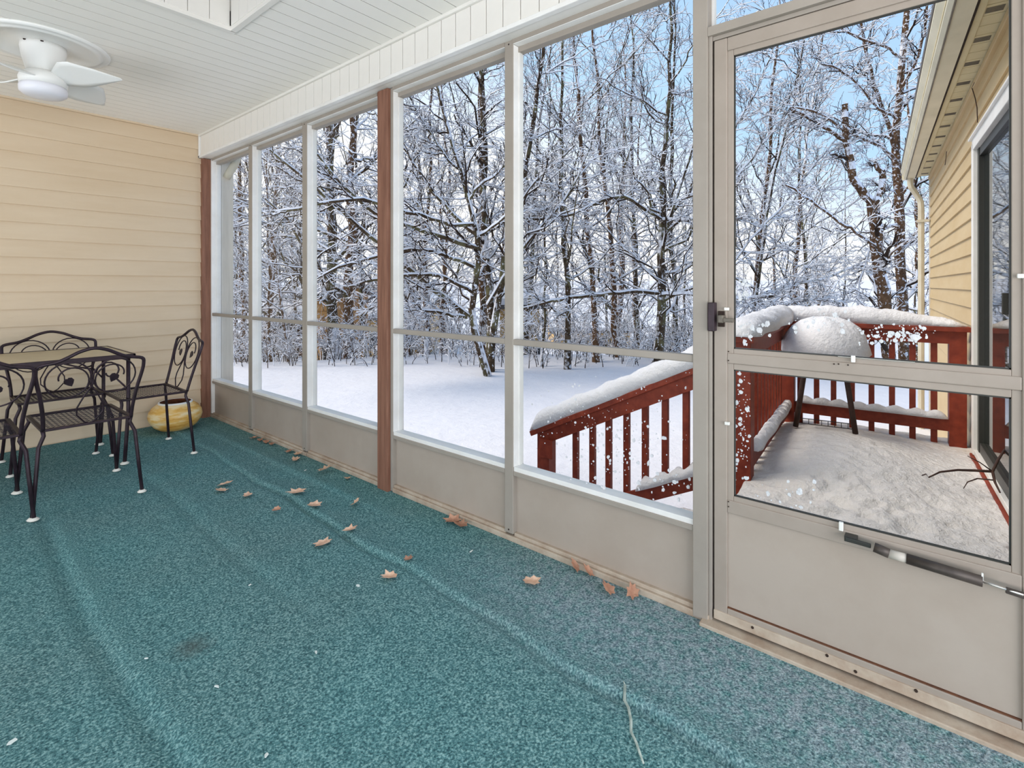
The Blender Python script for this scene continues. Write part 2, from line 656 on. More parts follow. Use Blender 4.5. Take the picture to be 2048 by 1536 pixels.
zs0 = 2.426 - 19 * EXPO
b0 = siding_mb(1.80 - X0).build('siding_board', M['siding_tan'], wall, loc=(X0, YW + 0.012, zs0))
for k in range(1, 20):
    piece(b0, 'siding_board', wall, (X0, YW + 0.012, zs0 + k * EXPO))
siding_mb(1.80 - X0, 0.02).build('siding_starter', M['siding_tan'], wall, loc=(X0, YW + 0.012, -0.02))

# ------------------------------------------------------------------ ceiling
ceil = MB()
WX0, WX1, WY0, WY1 = 0.30, 1.153, 1.55, 2.904      # skylight well
for a in ((X0, WX0, Y0, YW + 0.14), (WX1, 1.9, Y0, YW + 0.14), (WX0, WX1, Y0, WY0), (WX0, WX1, WY1, YW + 0.14)):
    ceil.box(a[0], a[1], a[2], a[3], ZC + 0.022, ZC + 0.10)
ceil = ceil.build('ceiling', M['groove_shade_back'])
tag(ceil, 'white grooved vinyl porch ceiling', 'ceiling', kind='structure')
P = 0.1015
slat_meshes = {}


def slat(xa, xb, y):
    key = round(xb - xa, 3)
    if key not in slat_meshes:
        L = xb - xa
        mb = MB()
        # board undercut so the shade-dark backing shows in the grooves
        w = P
        pr = [(0.009, 0.02), (0.0022, 0.0), (w - 0.0022, 0.0), (w - 0.009, 0.02)]
        for x in (0.0, L):
            for yy, zz in pr:
                mb.v.append(Vector((x, yy, zz)))
        n = len(pr)
        for i in range(n):
            j = (i + 1) % n
            mb.f.append((i, j, n + j, n + i))
        mb.f += [tuple(range(n))[::-1], tuple(range(n, 2 * n))]
        slat_meshes[key] = mb.mesh('ceiling_slat')
    o = link('ceiling_slat', slat_meshes[key], M['ceiling_vinyl'], ceil)
    o.location = (xa, y, ZC)


y = YW - P
while y > Y0:
    if y + P > WY0 and y < WY1 - 0.02:
        slat(X0, WX0, y)
        slat(WX1, 1.79, y)
    else:
        slat(X0, 1.79, y)
    y -= P
# skylight well
well = empty('skylight_well', (0, 0, 0))
tag(well, 'boxed skylight well lined with vertical white boards, top edge of the photo', 'skylight', kind='structure')
wh = 0.55
MB().box(WX0, WX1, WY1, WY1 + 0.02, ZC, ZC + wh).build('well_side', M['white_vinyl'], well)
MB().box(WX0, WX1, WY0 - 0.02, WY0, ZC, ZC + wh).build('well_side', M['white_vinyl'], well)
MB().box(WX1, WX1 + 0.02, WY0, WY1, ZC, ZC + wh).build('well_side', M['white_vinyl'], well)
MB().box(WX0 - 0.02, WX0, WY0, WY1, ZC, ZC + wh).build('well_side', M['white_vinyl'], well)
t = MB()
e_ = 0.022
t.box(WX0 - e_, WX1 + e_, WY1 - 0.008, WY1 + e_, ZC - 0.008, ZC + 0.018)
t.box(WX0 - e_, WX1 + e_, WY0 - e_, WY0 + 0.008, ZC - 0.008, ZC + 0.018)
t.box(WX1 - 0.008, WX1 + e_, WY0, WY1, ZC - 0.008, ZC + 0.018)
t.box(WX0 - e_, WX0 + 0.008, WY0, WY1, ZC - 0.008, ZC + 0.018)
t.build('well_trim', M['white_vinyl'], well, bevel=0.002)
k0 = None
x = WX1 - 0.11
while x > WX0:
    if k0 is None:
        k0 = MB().box(0, 0.098, -0.012, 0, 0, wh - 0.02).build('well_board', M['white_vinyl'], well, bevel=0.002, loc=(x, WY1, ZC + 0.012))
    else:
        piece(k0, 'well_board', well, (x, WY1, ZC + 0.012))
    x -= 0.1
k1 = None
yy = WY1 - 0.12
while yy > WY0:
    if k1 is None:
        k1 = MB().box(-0.012, 0, 0, 0.098, 0, wh - 0.02).build('well_board', M['white_vinyl'], well, bevel=0.002, loc=(WX1, yy, ZC + 0.012))
    else:
        piece(k1, 'well_board', well, (WX1, yy, ZC + 0.012))
    yy -= 0.1
MB().box(WX0, WX1, WY0, WY1, ZC + wh, ZC + wh + 0.12).build('snow_on_skylight', M['snow'], well)

# ceiling mould strips
t = MB().box(X0, 1.79, YW - 0.022, YW + 0.012, ZC - 0.014, ZC + 0.004)
tag(t.build('trim_1', M['siding_tan'], bevel=0.002), 'thin tan strip where the siding meets the ceiling', 'trim', kind='structure')
t = MB().box(1.762, 1.79, Y0, YW, ZC - 0.016, ZC + 0.004)
tag(t.build('trim_2', M['white_vinyl'], bevel=0.004), 'white strip between ceiling and the boarded valance', 'trim', kind='structure')

# ------------------------------------------------------------------ valance over the screens
val = MB().box(1.79, 1.95, Y0, YW, ZB + 0.004, ZC + 0.1).build('wall_valance', M['white_vinyl'])
tag(val, 'white vertically boarded valance above the screens', 'valance', kind='structure')
MB().box(1.7885, 1.7905, Y0, YW, ZB + 0.02, ZC - 0.01).build('groove_shade_strip', M['groove_shade_back'], val)  # dark strip that paints the shade between valance boards
vb = None
y = YW - 0.03 - 0.103
while y > Y0:
    if vb is None:
        vb = MB().box(-0.014, 0, 0.0022, 0.1008, ZB + 0.02, ZC - 0.016).build('valance_board', M['white_vinyl'], val, bevel=0.002, loc=(1.79, y, 0))
    else:
        piece(vb, 'valance_board', val, (1.79, y, 0))
    y -= 0.103
t = MB().box(1.766, 1.80, Y0, YW, ZB, ZB + 0.022)
t.box(1.766, 1.79, YW - 0.03, YW - 0.002, ZB, ZC - 0.015)
t.build('valance_edge', M['frame_white'], val, bevel=0.004)

# ------------------------------------------------------------------ red posts
t = MB().box(1.79, 1.86, YW - 0.035, YW + 0.012, -0.01, ZB)
tag(t.build('trim_3', M['post_red'], bevel=0.002), 'narrow reddish-brown wooden post in the corner by the siding', 'post', kind='structure')
t = MB().box(1.84, 1.93, 2.476, 2.574, -0.01, ZB)
tag(t.build('trim_4', M['post_red'], bevel=0.003), 'reddish-brown square wooden post between the third and fourth screens', 'post', kind='structure')

# ------------------------------------------------------------------ screen bays
XF, XP = 1.86, 1.905
rng = random.Random(5)


def flecks(name, parent, regions, x, seed, big=0):
    """wet snow stuck to a pane: regions = (px0, px1, py0, py1, count, size)"""
    r = random.Random(seed)
    mb = MB()
    for (a, b, c_, d, n, sz) in regions:
        for _ in range(n):
            if r.random() < 0.6:
                px, py = r.gauss((a + b) / 2, (b - a) / 4), r.gauss((c_ + d) / 2, (d - c_) / 4)
            else:
                px, py = r.uniform(a, b), r.uniform(c_, d)
            if not (a <= px <= b and c_ <= py <= d):
                continue
            p = at_x(px, py, x)
            k = r.choice((5, 6, 7))
            s0 = sz * (0.35 + r.random() ** 3 * 1.3)
            sx = r.uniform(0.5, 1.2)
            ph = r.random() * 6
            pts = [Vector((x, p.y + math.cos(ph + q * 6.283 / k) * s0 * sx * r.uniform(0.6, 1.2), p.z + math.sin(ph + q * 6.283 / k) * s0 * r.uniform(0.6, 1.2))) for q in range(k)]
            mb.poly(pts, s0 * 0.6, (-1, 0, 0))
    o = mb.build(name, M['snow'], parent)
    o['kind'] = 'stuff'
    return o


def bay(n, ya, yb, mull, label):
    """ya > yb: clear opening between the members; mull = (y0, y1) of the member on the photo's right side"""
    w = empty('window_%d' % n, (XF, (ya + yb) / 2, 0))
    tag(w, label, 'window', kind='structure')
    w.location = (0, 0, 0)
    MB().box(XF, 1.94, yb, ya, ZB - 0.018, ZB + 0.006).build('head_rail', M['frame_white'], w, bevel=0.0015)
    MB().box(XF - 0.003, XF + 0.001, yb, ya, ZB - 0.016, ZB + 0.006).build('head_shade_face', M['frame_putty_shaded'], w)  # darker facing, shade on the head's room side put into its colour
    MB().box(XP - 0.008, 1.935, yb, ya, 2.303, ZB - 0.018).build('screen_retainer', M['frame_putty_shaded'], w, bevel=0.001)
    # spline frame round the pane
    t = MB()
    t.box(XP - 0.004, XP + 0.02, yb, yb + 0.006, 0.345, 2.303)
    t.box(XP - 0.004, XP + 0.02, ya - 0.006, ya, 0.345, 2.303)
    t.build('jamb', M['frame_white'], w)
    MB().box(XF + 0.006, 1.93, yb, ya, 0.325, 0.346).build('sill_rail', M['frame_white'], w, bevel=0.002)
    MB().box(XF + 0.001, XF + 0.024, yb + 0.001, ya - 0.001, 0.306, 0.326).build('sill_lip', M['frame_putty_shaded'], w, bevel=0.002)
    MB().box(XF + 0.002, XF + 0.034, yb - 0.0, ya + 0.012, 0.918, 0.946).build('mid_rail', M['frame_putty_shaded'], w, bevel=0.004)
    MB().box(XF + 0.026, XF + 0.040, yb, ya, 0.036, 0.306).build('kick_panel', M['kick_beige'], w)
    MB().box(XP, XP + 0.003, yb + 0.005, ya - 0.005, 0.946, 2.303).build('pane', M['pane'], w)
    MB().box(XP, XP + 0.003, yb + 0.005, ya - 0.005, 0.346, 0.918).build('pane', M['pane'], w)
    # mullion on the lower-y side
    if mull:
        m0, m1 = mull
        t = MB().box(XF, 1.94, m0, m1, 0.03, ZB + 0.005)
        t.build('mullion', M['frame_putty_shaded'], w, bevel=0.003)
        tt = MB().box(XF + 0.004, 1.936, m0 - 0.0015, m0 + 0.001, 0.346, ZB - 0.02)
        tt.build('mullion_lit_cheek', M['frame_white'], w)  # white facing, window light on the mullion's side put into its colour
        sc_ = MB().lathe([(0.0, 0.0), (0.004, 0.0), (0.004, 0.003), (0, 0.003)], seg=8)
        s_ = sc_.build('screw', M['gap_dark'], w, loc=(XF - 0.0015, (m0 + m1) / 2, ZB - 0.012))
        s_.rotation_euler = (0, math.pi / 2, 0)
        s_ = piece(s_, 'screw', w, (XF - 0.0015, (m0 + m1) / 2, 0.047))
        s_.rotation_euler = (0, math.pi / 2, 0)
    t = MB().box(XF - 0.002, 1.93, yb - 0.055, ya + (0.0 if n > 1 else 0.05), -0.005, 0.02)
    t.box(XF + 0.008, 1.93, yb, ya, 0.02, 0.036)
    t.build('base_rail', M['sill_dirty'], w, bevel=0.003)
    return w


w1 = bay(1, 5.11, 4.354, (4.291, 4.354), 'narrow floor-to-valance screen beside the siding, farthest from the door')
MB().box(XF, 1.94, 5.11, 5.135, 0.03, ZB).build('jamb_post', M['frame_white'], w1, bevel=0.002)
w2 = bay(2, 4.291, 3.490, (3.426, 3.490), 'screen second from the siding wall, showing bare snowy branches')
w3 = bay(3, 3.426, 2.600, (2.576, 2.600), 'screen just left of the reddish-brown square post')
w4 = bay(4, 2.4526, 1.596, (1.5436, 1.596), 'screen just right of the reddish-brown square post')
MB().box(XF, 1.94, 2.4526, 2.474, 0.0, ZB).build('jamb_post', M['frame_putty_shaded'], w4, bevel=0.002)
MB().box(XF + 0.004, 1.936, 2.451, 2.4535, 0.346, ZB - 0.02).build('mullion_lit_cheek', M['frame_white'], w4)
w5 = bay(5, 1.5436, 0.6936, None, 'screen beside the door, with the red stair railing behind it')
flecks('snow_flecks', w5, [(1095, 1380, 745, 1010, 230, 0.004), (1160, 1330, 840, 980, 90, 0.007), (1060, 1200, 760, 900, 60, 0.004), (1290, 1385, 940, 1000, 24, 0.008)], XP, 3)

# ------------------------------------------------------------------ door post, header, transom, door
YD1, YD0 = 0.6408, -0.205            # door opening
dp = MB().box(XF - 0.004, 1.95, 0.6408, 0.6936, 0.0, ZB + 0.01)
dp.box(XF + 0.006, 1.95, 0.628, 0.6408, 0.0, 2.09)
tag(dp.build('trim_5', M['frame_putty_shaded'], bevel=0.002), 'tall putty-coloured post on the latch side of the door', 'post', kind='structure')
t = MB().box(XF - 0.004, 1.95, YD0, 0.6408, 2.085, 2.118)
t.box(XF + 0.012, 1.95, YD0, 0.628, 2.070, 2.085)
tag(t.build('trim_6', M['frame_putty_shaded'], bevel=0.002), 'header rail above the door under the small top pane', 'trim', kind='structure')
dp2 = MB().box(XF - 0.004, 1.95, YD0 - 0.06, YD0, 0.0, ZB + 0.01)
tag(dp2.build('trim_7', M['frame_putty_shaded'], bevel=0.002), 'putty-coloured post on the hinge side of the door, right edge of the photo', 'post', kind='structure')
w6 = empty('window_6')
tag(w6, 'shallow transom pane above the door', 'window', kind='structure')
MB().box(XP, XP + 0.003, YD0, 0.636, 2.118, ZB).build('pane', M['pane'], w6)
t = MB().box(XP - 0.006, XP + 0.02, 0.632, 0.6405, 2.118, ZB)
t.box(XP - 0.006, XP + 0.02, YD0, 0.64, 2.118, 2.126)
t.build('retainer', M['frame_white'], w6)
t = MB().box(XF - 0.035, 1.98, YD0 - 0.06, 0.66, -0.02, 0.008)
tag(t.build('trim_8', M['sill_dirty'], bevel=0.003), 'worn door threshold strip edging the carpet', 'threshold', kind='structure')
# wall continuing right of the door (outside the photo, keeps the porch whole)
t = MB().box(XF, 1.96, Y0, YD0 - 0.06, -0.1, ZB + 0.01)
tag(t.build('wall_right', M['siding_tan']), 'siding stub right of the door', 'wall', kind='structure')

wr = bpy.data.objects['wall_right']
L_ = YD0 - 0.06 - Y0
rb0 = None
for k in range(19):
    if rb0 is None:
        rb0 = siding_mb(L_).build('siding_board', M['siding_tan'], wr, loc=(XF, YD0 - 0.06, zs0 + k * EXPO))
        q_ = rb0
    else:
        q_ = piece(rb0, 'siding_board', wr, (XF, YD0 - 0.06, zs0 + k * EXPO))
    q_.rotation_euler = (0, 0, -math.pi / 2)

door = empty('door_1')
tag(door, 'putty aluminium storm door with two panes, right side of the photo', 'door', kind='structure')
DX = 1.868
dl, dr = 0.622, -0.198               # outer edges (y)
gl, gr = 0.557, -0.140               # glass edges
t = MB().box(DX, DX + 0.03, gl + 0.02, dl, 0.022, 2.066)
t.build('stile', M['door_putty'], door, bevel=0.003)
MB().box(DX, DX + 0.03, dr, gr - 0.02, 0.022, 2.066).build('stile', M['door_putty'], door, bevel=0.003)
MB().box(DX + 0.001, DX + 0.029, gr - 0.02, gl + 0.02, 2.02, 2.066).build('top_rail', M['door_putty'], door, bevel=0.003)
MB().box(DX + 0.001, DX + 0.029, gr - 0.02, gl + 0.02, 0.926, 0.962).build('mid_rail', M['door_putty'], door, bevel=0.003)
MB().box(DX + 0.001, DX + 0.029, gr - 0.02, gl + 0.02, 0.403, 0.448).build('lower_rail', M['door_putty'], door, bevel=0.003)
MB().box(DX + 0.001, DX + 0.029, gr - 0.02, gl + 0.02, 0.022, 0.068).build('bottom_rail', M['door_putty'], door, bevel=0.003)
MB().box(DX + 0.010, DX + 0.022, gr - 0.02, gl + 0.02, 0.068, 0.403).build('kick_panel', M['kick_beige'], door)
MB().box(DX + 0.004, DX + 0.012, gr - 0.02, gl + 0.02, 0.066, 0.072).build('rusty_seam', M['rust'], door)
t = MB().box(DX - 0.004, DX + 0.004, dr, dl, 0.018, 0.050)
t.build('sweep', M['sill_dirty'], door, bevel=0.002)


def ring(name, z0, z1, w=0.021, x=DX + 0.006, mat='door_putty'):
    t = MB()
    t.box(x, x + 0.018, gl, gl + w, z0 - w, z1 + w)
    t.box(x, x + 0.018, gr - w, gr, z0 - w, z1 + w)
    t.box(x, x + 0.018, gr, gl, z1, z1 + w)
    t.box(x, x + 0.018, gr, gl, z0 - w, z0)
    t.build(name, M[mat], door, bevel=0.002)
    t = MB()
    g = 0.004
    t.box(x + 0.004, x + 0.012, gl - g, gl + 0.001, z0, z1)
    t.box(x + 0.004, x + 0.012, gr - 0.001, gr + g, z0, z1)
    t.box(x + 0.004, x + 0.012, gr, gl, z1 - g, z1)
    t.box(x + 0.004, x + 0.012, gr, gl, z0, z0 + g)
    t.build('gasket', M['black_frame'], door)


ring('upper_sash', 0.978, 2.0)
ring('lower_sash', 0.464, 0.905)
pu = MB().box(DX + 0.013, DX + 0.016, gr, gl, 0.978, 2.0).build('pane', M['pane'], door)
pl = MB().box(DX + 0.013, DX + 0.016, gr, gl, 0.464, 0.905).build('pane', M['pane'], door)
flecks('snow_flecks', pl, [(1468, 1500, 730, 970, 110, 0.0055), (1470, 1640, 960, 1060, 40, 0.006)], DX + 0.0215, 8)
flecks('snow_flecks', pu, [(1715, 1870, 648, 690, 110, 0.0045), (1780, 1850, 650, 692, 26, 0.008), (1575, 1700, 615, 665, 46, 0.006), (1468, 1500, 560, 610, 30, 0.008), (1468, 1540, 640, 690, 40, 0.007)], DX + 0.0215, 9)
# dark strips added in the door gaps, shade put into their colour
MB().box(DX + 0.012, DX + 0.04, 0.620, 0.632, 0.0, 2.08).build('gap_shade_strip', M['gap_dark'], door)
MB().box(DX + 0.012, DX + 0.04, dr - 0.01, 0.632, 2.060, 2.075).build('gap_shade_strip', M['gap_dark'], door)
MB().box(DX + 0.012, DX + 0.04, dr - 0.01, 0.632, 0.006, 0.024).build('gap_shade_strip', M['gap_dark'], door)
# latch
p0, p1 = at_x(1415.5, 605, XF - 0.02), at_x(1428.5, 663, XF - 0.02)
t = MB().box(XF - 0.022, XF + 0.01, p1.y, p0.y, p1.z, p0.z)
st_ = t.build('strike_box', M['latch_dark'], door, bevel=0.003)
p0, p1 = at_x(1436, 622, DX - 0.004), at_x(1449, 654, DX - 0.004)
lp = MB().box(DX - 0.006, DX + 0.001, p1.y, p0.y, p1.z, p0.z).build('latch_plate', M['gap_dark'], door, bevel=0.002)
p0, p1 = at_x(1436, 630, DX - 0.02), at_x(1448, 646, DX - 0.02)
MB().box(DX - 0.028, DX - 0.006, p1.y, p0.y, p1.z, p0.z).build('latch_body', M['grey_plastic'], lp, bevel=0.004)
p0, p1 = at_x(1447, 636, DX - 0.022), at_x(1468, 645, DX - 0.022)
MB().box(DX - 0.030, DX - 0.016, p1.y, p0.y, p1.z, p0.z).build('lever', M['grey_plastic'], lp, bevel=0.003)
for (cx_, cy_, w_, h_) in ((1453, 618, 14, 7), (1454, 847, 14, 7), (1706, 718, 10, 14), (1682, 1053, 10, 17), (2041, 552, 12, 8)):
    p = at_x(cx_, cy_, DX - 0.006)
    s_ = (p - EYE).length / FPX * 0.5 * 1.0
    MB().box(DX - 0.009, DX + 0.002, p.y - w_ * s_ * 0.6, p.y + w_ * s_ * 0.6, p.z - h_ * s_ * 0.8, p.z + h_ * s_ * 0.8).build('pane_clip', M['clip_white'], door, bevel=0.002)
pa, pb = at_x(1676, 713, DX - 0.002), at_x(1830, 725, DX - 0.002)
MB().tube([(DX - 0.002, pa.y, pa.z), (DX - 0.002, pb.y, pb.z)], 0.0016, 6).build('latch_rod', M['chrome'], door)
for (px_, py_) in ((1505, 1255), (1654, 1310), (1711, 1343), (1832, 1377)):
    p = at_x(px_, py_, DX - 0.004)
    s_ = MB().lathe([(0.0, 0.0), (0.005, 0.0), (0.004, 0.003), (0, 0.003)], seg=8).build('screw', M['gap_dark'], door, loc=(DX - 0.0035, p.y, min(max(p.z, 0.027), 0.045)))
    s_.rotation_euler = (0, -math.pi / 2, 0)
for (px_, py_) in ((1668, 728), (1677, 728), (1696, 730), (1457, 703), (1457, 721), (1457, 1003), (1457, 1013)):
    p = at_x(px_, py_, DX)
    s_ = MB().lathe([(0.0, 0.0), (0.0025, 0.0), (0.002, 0.002), (0, 0.002)], seg=6).build('screw', M['gap_dark'], door, loc=(DX - 0.0005, p.y, p.z))
    s_.rotation_euler = (0, -math.pi / 2, 0)
# pneumatic closer
cl = empty('door_closer')
cl.parent = door
XC = DX - 0.028
q = [at_x(a, b, XC) for a, b in ((1690, 1077), (1742, 1092), (1748, 1094), (1778, 1107), (1813, 1117), (1965, 1163), (2012, 1180), (2047, 1190))]
MB().beam(q[0], q[1], 0.010, 0.012).build('closer_bracket', M['black_frame'], cl, bevel=0.002)
MB().box(XC, DX + 0.001, q[0].y - 0.03, q[0].y + 0.002, q[0].z - 0.008, q[0].z + 0.008).build('closer_mount', M['black_frame'], cl)
MB().tube([q[2], q[3]], 0.0135, 16).build('closer_end', M['closer_tube'], cl, True)
MB().tube([q[3], q[4]], 0.0125, 16).build('closer_band', M['closer_band'], cl, True)
MB().tube([q[4], q[5]], 0.0140, 16).build('closer_tube', M['closer_tube'], cl, True)
MB().tube([q[5], q[7]], 0.0035, 8).build('closer_rod', M['chrome'], cl, True)
MB().beam(q[6], q[7] + Vector((0.01, -0.06, -0.01)), 0.008, 0.014).build('closer_bracket', M['closer_tube'], cl)
MB().beam(q[5] + Vector((0, 0, -0.004)), q[5] + Vector((0, 0, 0.022)), 0.004, 0.004, (1, 0, 0)).build('hold_open_washer', M['clip_white'], cl)

# ------------------------------------------------------------------ corner board and elbow outside the first screen
t = MB().box(1.95, 2.055, YW - 0.04, YW + 0.10, -0.7, 2.75)
tag(t.build('wall_corner_board', M['siding_corner'], bevel=0.003), 'pale exterior corner board seen through the leftmost screen', 'corner board', kind='structure')
e0 = [at_y(475, 300, 5.1), at_y(474, 318, 5.1), at_y(468, 332, 5.11), at_y(459, 345, 5.12), at_y(452, 356, 5.14)]
t = MB().tube(e0, 0.034, 10)
o = t.build('downspout_elbow', M['downspout'], None, True)
tag(o, 'pale curved downspout elbow at the top of the leftmost screen', 'downspout')

# ------------------------------------------------------------------ ceiling fan
fan = empty('ceiling_fan', (0.545, 3.90, ZC))
tag(fan, 'white hugger ceiling fan with short curved blades on a round medallion', 'ceiling fan')
MB().lathe([(0.0, 0.002), (0.300, 0.002), (0.300, -0.008), (0.285, -0.016), (0.268, -0.010), (0.258, -0.018), (0.240, -0.020), (0.228, -0.008), (0.10, -0.006), (0, -0.006)], seg=56).build('medallion', M['fan_white'], fan, True)
MB().lathe([(0.0, 0.0), (0.100, -0.006), (0.102, -0.03), (0.094, -0.08), (0.080, -0.135), (0.072, -0.16), (0.0, -0.16)], seg=40).build('canopy', M['fan_white'], fan, True)
MB().lathe([(0.0, -0.155), (0.070, -0.155), (0.100, -0.175), (0.108, -0.20), (0.104, -0.235), (0.0, -0.236)], seg=40).build('motor_housing', M['fan_white'], fan, True)
MB().lathe([(0.0, -0.234), (0.102, -0.234), (0.106, -0.25), (0.104, -0.275), (0.085, -0.290), (0.05, -0.297), (0, -0.299)], seg=40).build('light_cover', M['fan_light'], fan, True)
bm_ = MB()
nb, nw = 13, 7
for i in range(nb):
    f = i / (nb - 1)
    rr = 0.07 + f * 0.36
    wdt = float(np.interp(f, (0, 0.15, 0.35, 0.5, 0.75, 1.0), (0.085, 0.125, 0.175, 0.17, 0.10, 0.012)))
    for j in range(nw):
        g = j / (nw - 1) - 0.5
        bm_.v.append(Vector((rr, 0.05 + (g - 0.5) * wdt - 0.03 * f, -0.185 - g * wdt * 0.40)))
for i in range(nb - 1):
    for j in range(nw - 1):
        a = i * nw + j
        bm_.f.append((a, a + nw, a + nw + 1, a + 1))
bl = bm_.build('blade', M['fan_white'], fan, True)
sm_ = bl.modifiers.new('solid', 'SOLIDIFY')
sm_.thickness = 0.006
for k, a in enumerate((-50, 38, 128, 218)):
    b_ = bl if k == 0 else bl.copy()
    if k:
        C.objects.link(b_)
        b_.parent = fan
    b_.rotation_euler = (0, 0, math.radians(a))
for (sx, sy) in ((-0.02, -0.098), (-0.085, -0.055)):
    MB().lathe([(0, 0), (0.008, 0), (0.006, -0.005), (0, -0.005)], seg=8).build('screw', M['gap_dark'], fan, loc=(sx, sy, -0.012))

# ------------------------------------------------------------------ patio table
tb = empty('patio_table', (0.20, 4.5, 0))
TZ = 0.735
tb.location = (0, 0, 0)
tag(tb, 'rectangular wrought iron patio table with a plain beige top', 'table')
tx0, tx1, ty0, ty1 = -0.62, 1.05, 4.18, 4.88
MB().box(tx0 + 0.012, tx1 - 0.012, ty0 + 0.012, ty1 - 0.012, TZ - 0.008, TZ).build('table_top', M['table_top'], tb, bevel=0.002)
t = MB()
t.box(tx0, tx1, ty0, ty0 + 0.016, TZ - 0.028, TZ + 0.003)
t.box(tx0, tx1, ty1 - 0.016, ty1, TZ - 0.028, TZ + 0.003)
t.box(tx0, tx0 + 0.016, ty0, ty1, TZ - 0.028, TZ + 0.003)
t.box(tx1 - 0.016, tx1, ty0, ty1, TZ - 0.028, TZ + 0.003)
t.build('table_frame', M['iron'], tb, bevel=0.003)
for lx, sx in ((tx1 - 0.035, 1), (tx0 + 0.035, -1)):
    for ly, sy in ((ty0 + 0.03, 1), (ty1 - 0.03, -1)):
        lg = MB().tube([(lx, ly, TZ - 0.02), (lx, ly, 0.35), (lx - 0.012 * sx, ly, 0.15), (lx - 0.02 * sx, ly, 0.012)], 0.0115, 10).build('leg', M['iron'], tb, True)
        MB().lathe([(0, 0), (0.024, 0), (0.026, 0.006), (0.014, 0.016), (0, 0.018)], (lx - 0.02 * sx, ly, 0.0), 14).build('foot_cap', M['foot_white'], lg, True)
        sc_ = []
        for k in range(15):
            a = k / 14 * 1.9 * math.pi
            r = 0.075 * (1 - k / 20)
            sc_.append((lx - sx * (0.10 + r * math.cos(a)), ly, TZ - 0.105 + r * math.sin(a)))
        br = MB().tube([(lx, ly, TZ - 0.24), (lx - 0.03 * sx, ly, TZ - 0.20)] + [(lx - 0.07 * sx, ly, TZ - 0.15)], 0.006, 6)
        br.tube(sc_, 0.0055, 6)
        br.tube([(lx - 0.18 * sx, ly, TZ - 0.08), (lx - 0.25 * sx, ly, TZ - 0.06), (lx - 0.33 * sx, ly, TZ - 0.028)], 0.0055, 6)
        br.build('corner_scroll', M['iron'], tb, True)
MB().tube([(tx0 + 0.05, ty0 + 0.35, TZ - 0.026), (tx1 - 0.05, ty0 + 0.35, TZ - 0.026)], 0.008, 6).build('cross_brace', M['iron'], tb)

# ------------------------------------------------------------------ wrought iron chairs


def leaf_mb(mb, cx, cz, size, ang, y=0.0):
    """small iron leaf lying in the plane of the backrest"""
    out = [(0.0, 1.0), (0.35, 0.62), (0.62, 0.18), (0.5, -0.25), (0.18, -0.42), (0.0, -0.30), (-0.18, -0.42), (-0.5, -0.25), (-0.62, 0.18), (-0.35, 0.62)]
    ca, sa = math.cos(ang), math.sin(ang)
    pts = [Vector((cx + size * (a * ca - b * sa), y - 0.003, cz + size * (a * sa + b * ca))) for a, b in out]
    mb.poly(pts, 0.006, (0, 1, 0))


